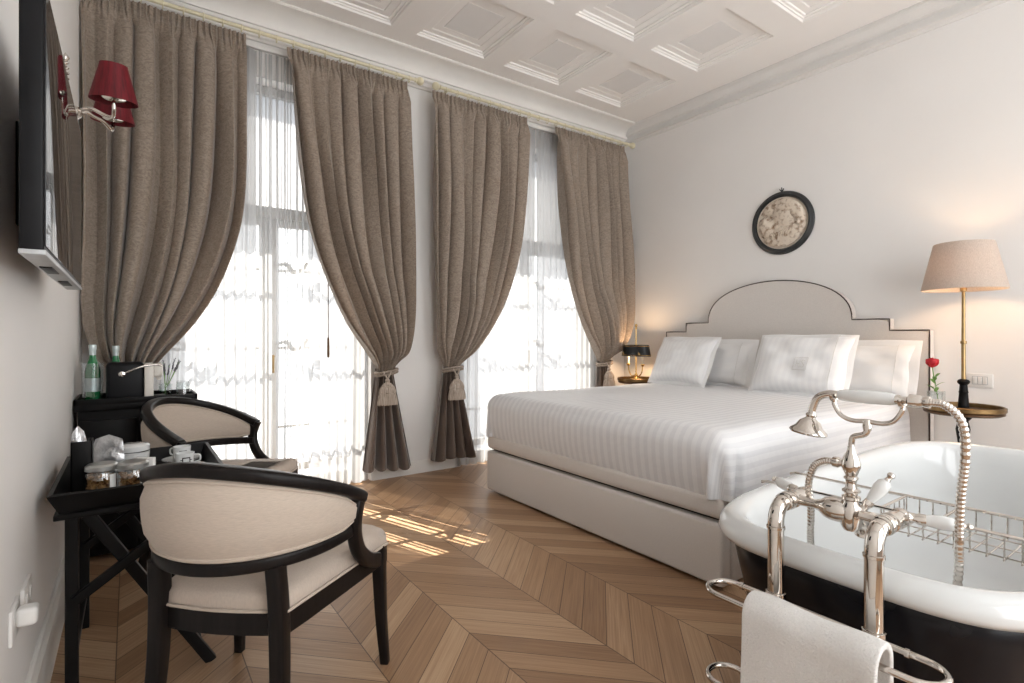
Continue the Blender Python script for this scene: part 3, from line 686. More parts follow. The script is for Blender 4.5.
# ------------------------------------------------------------------ nightstands and lamps
def nightstand(label, x, y):
    t = thing('bedside_table', label, 'bedside table', (x, y, 0), group='round bedside tables')
    b = BM(); lathe(b, [(0, 0.672), (0.18, 0.672), (0.195, 0.68), (0.195, 0.69), (0.185, 0.70), (0, 0.70)], (x, y, 0), 48); obj('tabletop', b, M['bronze'], t)
    b = BM(); lathe(b, [(0.186, 0.70), (0.197, 0.695), (0.202, 0.70), (0.202, 0.722), (0.195, 0.726), (0.188, 0.722), (0.186, 0.70)], (x, y, 0), 48); obj('gallery_rim', b, M['rim'], t)
    b = BM(); lathe(b, [(0, 0.12), (0.05, 0.12), (0.055, 0.16), (0.03, 0.20), (0.024, 0.30), (0.03, 0.42), (0.022, 0.46), (0.028, 0.52), (0.036, 0.58), (0.026, 0.63), (0.05, 0.66), (0.07, 0.675), (0, 0.675)], (x, y, 0), 28); obj('pedestal', b, M['black'], t)
    for k in range(3):
        a = 2*PI*k/3+0.5; c, s = math.cos(a), math.sin(a)
        p = smooth_path([(x+0.02*c, y+0.02*s, 0.16), (x+0.07*c, y+0.07*s, 0.15), (x+0.13*c, y+0.13*s, 0.07), (x+0.18*c, y+0.18*s, 0.015)], 5)
        b = BM(); tube(b, p, [0.02-0.007*i/len(p) for i in range(len(p))], 10); obj('leg', b, M['black'], t)
    return t
nightstand('round bronze bedside table with brass rim beside the headboard, under the tall lamp', 4.15, 1.057)
nightstand('round bedside table on the window side, mostly hidden behind the bed', 4.21, 3.69)
LX, LY = 4.16, 1.057
t = thing('table_lamp', 'lit table lamp with large beige linen shade on slender brass stem', 'lamp', (LX, LY, 0.70))
b = BM(); lathe(b, [(0, 0.70), (0.042, 0.70), (0.042, 0.707), (0.028, 0.714), (0.025, 0.76), (0.022, 0.80), (0.025, 0.806), (0.022, 0.812), (0.019, 0.85), (0.030, 0.862), (0.032, 0.872), (0.025, 0.882), (0.014, 0.886), (0, 0.886)], (LX, LY, 0), 28); obj('base', b, M['black'], t)
b = BM(); lathe(b, [(0, 0.88), (0.011, 0.88), (0.011, 1.10), (0.016, 1.104), (0.016, 1.118), (0.010, 1.122), (0.009, 1.42), (0.016, 1.425), (0.018, 1.44), (0.012, 1.46), (0, 1.46)], (LX, LY, 0), 20); obj('stem', b, M['brass'], t)
b = BM(); lathe(b, [(0.208, 1.432), (0.210, 1.436), (0.148, 1.716), (0.145, 1.718), (0.144, 1.714), (0.205, 1.436), (0.208, 1.432)], (LX, LY, 0), 64); obj('lamp_shade', b, M['shade'], t)
b = BM()
for k in range(3): a = 2*PI*k/3; tube(b, [(LX, LY, 1.62), (LX+0.154*math.cos(a), LY+0.154*math.sin(a), 1.68)], 0.003, 6)
tube(b, [(LX, LY, 1.45), (LX, LY, 1.63)], 0.006, 8); obj('shade_carrier', b, M['brass'], t)
b = BM(); lathe(b, [(0, 1.50), (0.014, 1.50), (0.016, 1.52), (0.028, 1.55), (0.024, 1.58), (0, 1.60)], (LX+0.03, LY, 0), 20); obj('bulb', b, M['bulb'], t)
def glow(name, loc, e, r=0.03, c=(1.0, 0.66, 0.38)):
    l = bpy.data.lights.new(name, 'POINT'); l.energy = e; l.shadow_soft_size = r; l.color = c
    o = bpy.data.objects.new(name, l); COL.objects.link(o); o.location = loc; return o
o = glow('lamp_glow', (LX-0.03, LY, 1.56), 4.6, 0.035)
# bouillotte lamp
QX, QY = 4.20, 3.70
t = thing('bouillotte_lamp', 'small lit brass candle lamp with flat black metal shade by the corner curtain', 'lamp', (QX, QY, 0.70))
b = BM(); lathe(b, [(0, 0.70), (0.07, 0.70), (0.072, 0.706), (0.06, 0.714), (0.03, 0.72), (0.016, 0.735), (0, 0.735)], (QX, QY, 0), 32); obj('base', b, M['gold'], t)
b = BM(); lathe(b, [(0, 0.73), (0.008, 0.73), (0.02, 0.745), (0.02, 0.755), (0.007, 0.77), (0.006, 1.22), (0.014, 1.225), (0.006, 1.24), (0.016, 1.255), (0.01, 1.27), (0, 1.275)], (QX, QY, 0), 16); obj('stem', b, M['gold'], t)
b = BM(); n = 48
pr_ = [(1.0, 0.945), (0.86, 1.06), (0.85, 1.06), (0.99, 0.945)]
G = grid(b, n, 4, lambda i, j: (QX+0.10*pr_[j][0]*math.cos(2*PI*i/n), QY+0.175*pr_[j][0]*math.sin(2*PI*i/n), pr_[j][1]), True); so = obj('lamp_shade', b, M['toleshade'], t)
for z, k in ((0.957, 0.987), (1.047, 0.877)):
    b = BM(); tube(b, [(QX+0.101*k*math.cos(2*PI*i/48), QY+0.176*k*math.sin(2*PI*i/48), z) for i in range(48)], 0.002, 6, True); obj('gilt_band', b, M['gold'], so)
b = BM()
for yy in (-0.10, 0.10):
    for k in range(5):
        a = PI*k/4; xx = QX-0.10*0.96*math.sqrt(max(0, 1-(yy/0.168)**2))-0.001
        tube(b, [(xx, QY+yy, 0.968), (xx+0.001, QY+yy+0.022*math.cos(a), 0.968+0.022*math.sin(a))], 0.003, 6)
obj('gilt_ornament', b, M['gold'], so)
for s in (-1, 1):
    p = smooth_path([(QX, QY, 0.75), (QX-0.01, QY+s*0.05, 0.745), (QX-0.01, QY+s*0.085, 0.79), (QX-0.01, QY+s*0.095, 0.85)], 6)
    b = BM(); tube(b, p, 0.006, 8); lathe(b, [(0, 0.845), (0.01, 0.845), (0.022, 0.862), (0.02, 0.868), (0, 0.866)], (QX-0.01, QY+s*0.095, 0), 16); a = obj('candle_arm', b, M['gold'], t)
    b = BM(); lathe(b, [(0, 0.865), (0.011, 0.865), (0.011, 0.955), (0, 0.955)], (QX-0.01, QY+s*0.095, 0), 14); obj('candle', b, M['candle'], a)
    b = BM(); lathe(b, [(0, 0.955), (0.008, 0.957), (0.013, 0.975), (0.006, 1.0), (0, 1.008)], (QX-0.01, QY+s*0.095, 0), 14); obj('bulb', b, M['bulb'], a)
    glow('lamp_glow', (QX+0.03, QY+s*0.04, 1.0), 3.2, 0.02)
# rose in glass, card
GX, GY = 4.06, 1.165
t = thing('rose_vase', 'small square glass vase with one red rose beside the headboard', 'vase', (GX, GY, 0.70))
b = BM()
box(b, (GX, GY, 0.705), (0.072, 0.072, 0.01), 0.002)
for dx_, dy_ in ((1, 0), (-1, 0), (0, 1), (0, -1)): box(b, (GX+0.035*dx_, GY+0.035*dy_, 0.755), (0.004 if dx_ else 0.074, 0.004 if dy_ else 0.074, 0.108), 0.001)
obj('glass', b, M['glassware'], t)
b = BM(); tube(b, smooth_path([(GX+0.01, GY-0.01, 0.71), (GX, GY, 0.83), (GX+0.0, GY+0.012, 0.90), (GX, GY+0.02, 0.965)], 5), 0.003, 8); st = obj('rose_stem', b, M['leaf'], t)
b = BM()
for k in range(6):
    a = k*2.4; z = 0.80+0.018*k; L = 0.055-0.004*k; c, s = math.cos(a), math.sin(a)
    p = [(0, 0), (0.3, 0.5), (0.7, 0.45), (1, 0), (0.7, -0.45), (0.3, -0.5)]
    f0 = [(GX+c*u*L-s*v*0.022, GY+0.006+s*u*L+c*v*0.022, z+0.05*u*(1-0.4*u)+0.006*abs(v)) for u, v in p]
    A = [b.verts.new(q) for q in f0]; B_ = [b.verts.new((q[0], q[1], q[2]-0.0012)) for q in f0]
    b.faces.new(A); b.faces.new(B_[::-1])
    for q in range(6): b.faces.new((A[q], A[(q+1) % 6], B_[(q+1) % 6], B_[q]))
obj('leaves', b, M['leaf'], st)
b = BM()
for lay in range(5):
    n = 5 if lay > 1 else 3; r = 0.006+0.0052*lay
    for k in range(n):
        a0 = 2*PI*k/n+lay*0.7
        fr_ = lambda v: r*(0.45+0.75*math.sin(v*2.1)+(0.12*v*v*lay/4))
        grid(b, 7, 6, lambda i, j: (GX+fr_(j/5)*math.cos(a0+(i/6-0.5)*1.9), GY+0.02+fr_(j/5)*math.sin(a0+(i/6-0.5)*1.9), 0.957+(0.060-0.0025*lay)*j/5-0.016*((i/6-0.5)*2)**2*(j/5)))
lathe(b, [(0, 0.952), (0.01, 0.956), (0.019, 0.970), (0.016, 0.99), (0, 1.0)], (GX, GY+0.02, 0), 12)
obj('rose_bloom', b, M['rose'], st, sharp=80)
b = BM(); box(b, (4.10, 0.955, 0.7035), (0.10, 0.075, 0.006), 0.001, 1, Matrix.Rotation(0.3, 3, 'Z')); tag(obj('note_card', b, M['paper']), 'white card lying on the round table beside the tall lamp', 'card')

# wall switch, medallion
t = thing('light_switch', 'white triple light switch plate on the wall behind the tall lamp', 'light switch', (XR, 1.05, 0.82))
b = BM(); box(b, (XR-0.005, 1.05, 0.863), (0.010, 0.128, 0.088), 0.003); obj('plate', b, M['white'], t)
b = BM(); box(b, (XR-0.0095, 1.05, 0.863), (0.003, 0.078, 0.052)); obj('surround', b, M['tvgrey'], t)
for k in (-1, 0, 1): b = BM(); box(b, (XR-0.012, 1.05+0.025*k, 0.863), (0.006, 0.0215, 0.046), 0.002); obj('rocker', b, M['white'], t)
MY, MZ = 2.336, 2.10
t = thing('medallion', 'round ivory relief plaque in a dark frame hung above the headboard', 'plaque', (XR, MY, MZ-0.265))
b = BM(); lathe(b, [(0.216, 0.0), (0.262, 0.0), (0.265, 0.012), (0.258, 0.024), (0.248, 0.027), (0.240, 0.036), (0.228, 0.036), (0.220, 0.024), (0.215, 0.012), (0.216, 0.0)], (XR, MY, MZ), 64, (-1, 0, 0)); obj('frame', b, M['frame'], t)
b = BM(); lathe(b, [(0, 0.012), (0.20, 0.012), (0.218, 0.016), (0.218, 0.002), (0, 0.002)], (XR, MY, MZ), 48, (-1, 0, 0)); pl = obj('plaque', b, M['reliefbg'], t)
# high relief: a bowed head with thick hair over a draped shoulder, small head tucked below
b = BM()
def blob(y, z, ry, rz, rx, rot=0.0, lump=0.0, sd=0):
    y, z, ry, rz = y*1.5, z*1.45-0.012, ry*1.7, rz*1.7
    r = bmesh.ops.create_icosphere(b, subdivisions=3, radius=1.0)['verts']
    for v in r:
        k = 1+lump*noise.noise(v.co*3.0+Vector((sd, 0, 0)))
        a, c = v.co.y*ry*k, v.co.z*rz*k
        yy_, zz_ = -(a*math.cos(rot)-c*math.sin(rot))-y, a*math.sin(rot)+c*math.cos(rot)+z
        hyp = math.hypot(yy_, zz_); q_ = min(1.0, 0.204/max(hyp, 1e-6))
        v.co = Vector((XR-0.013-max(0.0, v.co.x)*rx*k*(1 if q_ == 1 else 0.5), MY+yy_*q_, MZ+zz_*q_)); continue
        v.co = Vector((XR-0.013-max(0.0, v.co.x)*rx*k, MY-(a*math.cos(rot)-c*math.sin(rot)), MZ+a*math.sin(rot)+c*math.cos(rot)))
blob(0.02, 0.045, 0.062, 0.078, 0.05, 0.4); blob(0.045, 0.095, 0.09, 0.06, 0.05, -0.3, 0.5, 1); blob(0.095, 0.05, 0.05, 0.085, 0.045, 0.2, 0.6, 2)
blob(-0.015, -0.005, 0.035, 0.03, 0.04); blob(-0.075, -0.01, 0.048, 0.052, 0.045, 0.3); blob(-0.085, 0.015, 0.045, 0.035, 0.04, 0.2, 0.5, 3)
blob(0.05, -0.07, 0.11, 0.07, 0.045, -0.4); blob(-0.03, -0.11, 0.10, 0.06, 0.04, 0.3); blob(0.12, -0.06, 0.045, 0.09, 0.035, 0.3)
blob(0.0, 0.14, 0.10, 0.03, 0.03, 0.1, 0.7, 5); blob(-0.06, 0.10, 0.05, 0.05, 0.02, 0.5, 0.7, 6); blob(-0.12, -0.09, 0.03, 0.06, 0.02, 0.3, 0.6, 8)
for k in range(8):
    a = -0.5+k*0.17; p = smooth_path([(XR-0.05, MY-0.12+k*0.028, MZ-0.03-0.01*k), (XR-0.058, MY-0.08+k*0.02, MZ-0.09), (XR-0.04, MY-0.06+k*0.017, MZ-0.15)], 5)
    tube(b, p, 0.006, 6)
obj('relief', b, M['relief'], pl, sharp=80)
b = BM()
for k in range(3):
    a = PI/2+(k-1)*0.8; tube(b, smooth_path([(XR-0.012, MY, MZ+0.26), (XR-0.016, MY+0.025*math.cos(a), MZ+0.262+0.035*math.sin(a)), (XR-0.012, MY+0.008*math.cos(a), MZ+0.266)], 5), 0.004, 8)
obj('bow_hanger', b, M['frame'], t)

# ------------------------------------------------------------------ bathtub
TXC, TYC, TA, TB = 2.245, 0.588, 0.915, 0.432
def rimz(x): k = max(0.0, min(1.0, (x-1.75)/1.3)); return 0.637 + 0.022*(k*k*(3-2*k))
def plan(th, d):
    e = 2/4.3; c, s = math.cos(th), math.sin(th)
    return (TXC+(TA-d)*math.copysign(abs(c)**e, c), TYC+(TB-d)*math.copysign(abs(s)**e, s))
tub = thing('bathtub', 'freestanding bathtub, white inside with black outer shell, beside the bed', 'bathtub', (TXC, TYC, 0))
def rings(prof, n=120, cap=True):
    b = BM(); R = []
    for d, z in prof:
        row = []
        for k in range(n):
            x, y = plan(2*PI*k/n, d); row.append(b.verts.new((x, y, rimz(x)+z if z <= 0.001 and d < 0.2 and z > -0.45 else -z if z < -0.45 else z)))
        R.append(row)
    for A, B_ in zip(R, R[1:]):
        for k in range(n): b.faces.new((A[k], A[(k+1) % n], B_[(k+1) % n], B_[k]))
    if cap: b.faces.new(R[-1])
    return b
def tubrings(prof, n=120, cap=True):
    """prof: (inset, height as fraction below the rim in metres, absolute?)"""
    b = BM(); R = []
    for d, z, ab in prof:
        row = []
        for k in range(n):
            x, y = plan(2*PI*k/n, d); row.append(b.verts.new((x, y, z if ab else rimz(x)+z)))
        R.append(row)
    for A, B_ in zip(R, R[1:]):
        for k in range(n): b.faces.new((A[k], A[(k+1) % n], B_[(k+1) % n], B_[k]))
    if cap: b.faces.new(R[-1])
    return b
obj('basin', tubrings([(0.03, -0.064, 0), (0.006, -0.062, 0), (-0.004, -0.045, 0), (0.0, -0.022, 0), (0.014, -0.005, 0), (0.034, 0, 0), (0.054, -0.006, 0), (0.068, -0.026, 0), (0.08, -0.08, 0), (0.092, -0.17, 0), (0.115, -0.29, 0), (0.15, 0.27, 1), (0.20, 0.21, 1), (0.27, 0.18, 1), (0.33, 0.175, 1)]), M['enamel'], tub, sharp=80)
obj('outer_shell', tubrings([(0.04, -0.055, 0), (0.03, -0.07, 0), (0.045, -0.15, 0), (0.07, 0.36, 1), (0.10, 0.2, 1), (0.13, 0.06, 1), (0.12, 0.05, 1), (0.12, 0.0, 1)]), M['tubblack'], tub, sharp=80)
b = BM(); lathe(b, [(0, 0), (0.03, 0), (0.032, 0.004), (0.01, 0.006), (0, 0.006)], (2.24, 0.62, 0.175), 20); obj('drain', b, M['nickel'], tub)

# floor-standing bath filler
FX, BXX = 1.262, 1.345          # stand pipes, mixer bar
PY_ = (0.468, 0.676)
fil = thing('bath_filler', 'floor standing polished nickel bath mixer with porcelain levers at the tub end', 'bath mixer', (FX, 0.572, 0))
RP = 0.0182
for y in PY_:
    b = BM(); zt_ = 0.738
    p = [(FX, y, 0.0), (FX, y, 0.3), (FX, y, 0.70)] + [(FX+0.034*(1-math.cos(a)), y, 0.70+0.045*math.sin(a)) for a in [PI/2*k/8 for k in range(1, 9)]] + [(FX+0.05, y, 0.745)]
    tube(b, p, RP, 20); lathe(b, [(RP, 0.0), (0.045, 0.0), (0.045, 0.006), (0.03, 0.012), (RP, 0.016)], (FX, y, 0), 24)
    lathe(b, [(RP+0.0005, -0.004), (RP+0.0025, -0.003), (RP+0.0025, 0.003), (RP+0.0005, 0.004)], (FX, y, 0.692), 24)
    lathe(b, [(RP+0.0005, 0.0), (RP+0.003, 0.001), (RP+0.003, 0.007), (RP+0.0005, 0.008)], (FX+0.034, y, 0.745), 24, (1, 0, 0))
    obj('standpipe', b, M['nickel'], fil)
    s = -1 if y < 0.57 else 1
    b = BM()   # valve union running towards the tub, with hex nut rings
    lathe(b, [(0, 0.0), (0.021, 0.0), (0.0225, 0.004), (0.0225, 0.014), (0.018, 0.017), (0.018, 0.03), (0.0215, 0.033), (0.0215, 0.048), (0.018, 0.052), (0.017, 0.085), (0.02, 0.089), (0.02, 0.099), (0.012, 0.106), (0.008, 0.115), (0, 0.116)], (FX+0.045, y, 0.745), 24, (1, 0, 0)); vo = obj('valve', b, M['nickel'], fil)
    # porcelain lever
    A = Vector((FX+0.14, y+0.016*s, 0.748)); D = (Vector((0.40, -0.92, -0.02)) if s < 0 else Vector((0.50, 0.86, 0.05))).normalized()
    b = BM(); lathe(b, [(0, -0.005), (0.011, -0.005), (0.013, 0.0), (0.009, 0.006), (0.009, 0.012), (0.013, 0.018), (0.012, 0.03), (0.004, 0.031), (0.004, 0.088), (0.007, 0.089), (0.0075, 0.094), (0.005, 0.098), (0.0085, 0.103), (0.006, 0.109), (0, 0.110)], A, 18, D); lo = obj('lever', b, M['nickel'], fil)
    b = BM(); lathe(b, [(0, 0.028), (0.011, 0.029), (0.0135, 0.04), (0.0155, 0.058), (0.0145, 0.075), (0.009, 0.088), (0, 0.089)], A, 20, D); obj('lever_grip', b, M['porcelain'], lo)
b = BM(); ym = 0.545
lathe(b, [(0, 0), (0.013, 0), (0.0125, 0.03), (0.011, 0.06), (0.016, 0.075), (0.024, 0.085), (0.028, 0.10), (0.028, 0.118), (0.024, 0.132), (0.016, 0.142), (0.011, 0.155), (0.0125, 0.18), (0.013, 0.208), (0, 0.208)], (BXX, PY_[0], 0.745), 24, (0, 1, 0)); obj('mixer_bar', b, M['nickel'], fil)
MYc = PY_[0]+0.109
# body rises from the bar
MYc = 0.545
b = BM(); lathe(b, [(0, 0.705), (0.015, 0.706), (0.021, 0.716), (0.0225, 0.742), (0.021, 0.762), (0.0155, 0.770), (0.0155, 0.774), (0.019, 0.777), (0.019, 0.783), (0.013, 0.786), (0.0135, 0.791), (0.0185, 0.794), (0.0185, 0.798), (0.0125, 0.802), (0.0105, 0.812), (0.012, 0.820), (0.0145, 0.823), (0.0145, 0.827), (0.0115, 0.830), (0.015, 0.838), (0.0195, 0.850), (0.0195, 0.859), (0.016, 0.872), (0.0095, 0.884), (0.0075, 0.893), (0.0075, 0.897), (0, 0.899)], (BXX, MYc, 0), 28); body = obj('mixer_body', b, M['nickel'], fil)
b = BM(); tube(b, smooth_path([(BXX+0.0, MYc, 0.735), (BXX+0.03, MYc, 0.732), (BXX+0.06, MYc, 0.715), (BXX+0.072, MYc, 0.680)], 6), 0.019, 18); lathe(b, [(0.019, 0), (0.0215, 0.001), (0.0215, 0.008), (0.019, 0.009)], (BXX+0.073, MYc, 0.676), 20); obj('spout', b, M['nickel'], fil)
# diverter lever
A = Vector((BXX+0.010, MYc-0.018, 0.752)); D = Vector((0.25, -0.45, 0.80)).normalized()
b = BM(); lathe(b, [(0, -0.01), (0.012, -0.01), (0.013, 0.0), (0.008, 0.008), (0.008, 0.014), (0.0115, 0.020), (0.010, 0.03), (0.004, 0.031), (0.004, 0.088), (0.007, 0.089), (0.005, 0.095), (0.0085, 0.102), (0.006, 0.108), (0, 0.109)], A, 18, D); dv = obj('diverter', b, M['nickel'], fil)
b = BM(); lathe(b, [(0, 0.028), (0.0095, 0.029), (0.0125, 0.045), (0.0155, 0.065), (0.0145, 0.08), (0.008, 0.088), (0, 0.089)], A, 20, D); obj('lever_grip', b, M['porcelain'], dv)
# cradle on an S neck
b = BM(); CYc = 0.512
tube(b, smooth_path([(BXX, MYc, 0.893), (BXX, MYc-0.001, 0.908), (BXX, MYc-0.006, 0.920), (BXX, MYc-0.026, 0.928), (BXX, CYc, 0.938), (BXX, CYc, 0.955)], 6), [0.0066]*31, 12)
lathe(b, [(0, 0), (0.008, 0), (0.0095, 0.01), (0.008, 0.024), (0, 0.026)], (BXX, CYc, 0.938), 16)
yl, yr = 0.580, 0.446
for ye, s in ((yl, 1), (yr, -1)):
    tube(b, smooth_path([(BXX, CYc, 0.959), (BXX, CYc+s*0.03, 0.957), (BXX, ye-s*0.014, 0.966), (BXX, ye, 0.988), (BXX, ye+s*0.001, 1.001)], 6), 0.0052, 10)
    tube(b, [(BXX+0.017*math.cos(PI+PI*k/10), ye+0.001*s, 1.014+0.016*math.sin(PI+PI*k/10)) for k in range(11)], 0.0042, 8)
obj('cradle', b, M['nickel'], fil)
# towel rail loops
for k, (z, x0, x1) in enumerate(((0.528, 1.148, 1.240), (0.315, 1.148, 1.240))):
    n = 24; P = []; ya, yb = 0.325, 0.805; r = (x1-x0)/2; xc_ = (x0+x1)/2
    for q in range(13): a = PI*q/12; P.append((xc_+r*math.cos(a), yb-r+r*math.sin(a), z))
    for q in range(13): a = PI+PI*q/12; P.append((xc_+r*math.cos(a), ya+r+r*math.sin(a), z))
    b = BM(); tube(b, P, 0.0068, 12, True)
    for y in PY_: lathe(b, [(0.0, -0.012), (0.01, -0.012), (0.01, 0.012), (0, 0.012)], (x1, y, z), 14, (0, 1, 0)); lathe(b, [(RP+0.001, -0.01), (RP+0.004, -0.009), (RP+0.004, 0.009), (RP+0.001, 0.01)], (FX, y, z), 20)
    for y in (ya+r+0.03, yb-r-0.01): lathe(b, [(0.0, -0.004), (0.009, -0.004), (0.009, 0.004), (0, 0.004)], (x1, y, z), 14, (0, 1, 0))
    obj('towel_rail', b, M['nickel'], fil)
# hand shower with its hose
hs = thing('hand_shower', 'telephone style hand shower with porcelain handle resting in the mixer cradle', 'hand shower', (BXX, CYc, 1.0))
HZ = 1.013
b = BM(); lathe(b, [(0, 0.0), (0.0095, 0.0), (0.011, 0.003), (0.0135, 0.015), (0.015, 0.05), (0.0150, 0.07), (0.0135, 0.105), (0.011, 0.115), (0, 0.116)], (BXX, 0.572, HZ), 24, (0, -1, 0)); obj('handle', b, M['porcelain'], hs)
b = BM(); lathe(b, [(0, 0), (0.010, 0), (0.0105, 0.006), (0.008, 0.01), (0.008, 0.022), (0.0135, 0.026), (0.0135, 0.046), (0.011, 0.05), (0.0125, 0.054), (0.0125, 0.062), (0, 0.064)], (BXX, 0.458, HZ), 20, (0, -1, 0)); obj('hose_nut', b, M['nickel'], hs)
b = BM(); tube(b, smooth_path([(BXX, 0.572, HZ), (BXX, 0.595, HZ), (BXX, 0.618, HZ-0.012), (BXX, 0.630, HZ-0.038), (BXX, 0.632, HZ-0.052)], 6), 0.0088, 14)
lathe(b, [(0, 0.0), (0.010, 0.0), (0.0125, -0.005), (0.010, -0.010), (0.012, -0.013), (0.022, -0.02), (0.030, -0.034), (0.040, -0.042), (0.042, -0.047), (0.038, -0.051), (0, -0.051)], (BXX, 0.632, HZ-0.050), 32, (0.1, -0.14, 1)); obj('shower_head', b, M['nickel'], hs)
def hose(path, r0=0.0088):
    P = smooth_path(path, 22); out = [P[0]]; acc = 0
    for a, c in zip(P, P[1:]):
        L = (c-a).length; n = max(1, int(L/0.0022)); out += [a+(c-a)*k/n for k in range(1, n+1)]
    b = BM(); tube(b, out, [r0*(1.0 if (i//2) % 2 else 0.86) for i in range(len(out))], 12); return b
HP = [(BXX, 0.398, HZ), (BXX+0.004, 0.372, HZ-0.004), (BXX+0.012, 0.348, HZ-0.035), (BXX+0.028, 0.346, HZ-0.10), (BXX+0.045, 0.358, HZ-0.20), (BXX+0.066, 0.366, HZ-0.30), (BXX+0.085, 0.371, 0.66), (BXX+0.115, 0.383, 0.58), (BXX+0.19, 0.40, 0.44), (BXX+0.33, 0.50, 0.30), (BXX+0.40, 0.60, 0.235), (BXX+0.33, 0.68, 0.30), (BXX+0.19, 0.69, 0.46), (BXX+0.09, 0.675, 0.60), (BXX+0.03, 0.648, 0.72), (BXX+0.01, 0.644, 0.785), (BXX, 0.628, 0.832), (BXX, 0.605, 0.852), (BXX, 0.575, 0.855)]
obj('hose', hose(HP), M['nickel'], hs, sharp=80)
b = BM(); lathe(b, [(0, 0), (0.0125, 0), (0.013, 0.01), (0.010, 0.014), (0, 0.014)], (BXX, 0.582, 0.855), 18, (0, -1, 0)); lathe(b, [(0, 0.0), (0.009, 0.0), (0.009, 0.03), (0, 0.03)], (BXX, 0.577, 0.855), 14, (0, -1, 0)); obj('outlet', b, M['nickel'], body)
# towel
b = BM(); nu, nv = 60, 46
def tw(i, j):
    s = i/(nu-1); v = j/(nv-1); y = 0.672-(0.672-0.408)*s
    L0, L1 = 0.44, 0.16; r = 0.030; d = v*(L0+PI*r+L1); xb, zb = 1.152, 0.529
    if d < L0: x = xb-r-0.02*((L0-d)/L0)+0.006*math.sin(s*7)*(L0-d)/L0; z = zb-(L0-d)
    elif d < L0+PI*r: a = (d-L0)/r; x = xb-r*math.cos(a); z = zb+r*math.sin(a)
    else: x = xb+r; z = zb-(d-L0-PI*r)
    fl = 0.014*math.sin(s*5+1)*max(0, (zb-z))/0.4
    return (x-fl-0.004*noise.noise(Vector((y*14, z*9, 0))), y+0.02*(s-0.5)*max(0, zb-z)*1.2, z+0.003*math.sin(s*9))
grid(b, nu, nv, tw); o = obj('towel', b, M['towel'], sharp=80)
md = o.modifiers.new('thickness', 'SOLIDIFY'); md.thickness = 0.014; md.offset = 1; md2 = o.modifiers.new('round', 'SUBSURF'); md2.levels = 1; md2.render_levels = 1
tag(o, 'white terry towel hanging over the nickel towel rail in front of the tub', 'towel')
# bath rack
t = thing('bath_rack', 'nickel wire rack lying across the bathtub', 'bath rack', (1.87, 0.62, 0.6))
b = BM(); zr = 0.652
xa, xb_ = 1.775, 1.968
for x in (xa, xb_): tube(b, [(x, 0.235, zr-0.005), (x, 0.26, zr), (x, 0.98, zr), (x, 1.0, zr-0.005)], 0.0048, 8)
obj('rail', b, M['nickel'], t)
b = BM()
y0, y1 = 0.27, 0.64; zb = zr-0.062
for y in (y0, y1, 0.505):
    tube(b, [(xa, y, zr), (xb_, y, zr)], 0.004, 8)
for k in range(12):
    y = y0+(y1-y0)*k/11; tube(b, smooth_path([(xa, y, zr), (xa+0.002, y, zb+0.006), (xa+0.012, y, zb), (xb_-0.012, y, zb), (xb_-0.002, y, zb+0.006), (xb_, y, zr)], 3), 0.0022, 6)
for k in range(5):
    x = xa+0.02+(xb_-xa-0.04)*k/4; tube(b, [(x, y1, zr), (x, y1, zb)], 0.002, 6); tube(b, [(x, y0, zr), (x, y0, zb)], 0.002, 6)
for x in (xa+0.02, (xa+xb_)/2, xb_-0.02): tube(b, [(x, y0, zb), (x, y1, zb)], 0.0022, 6)
obj('basket', b, M['nickel'], t)

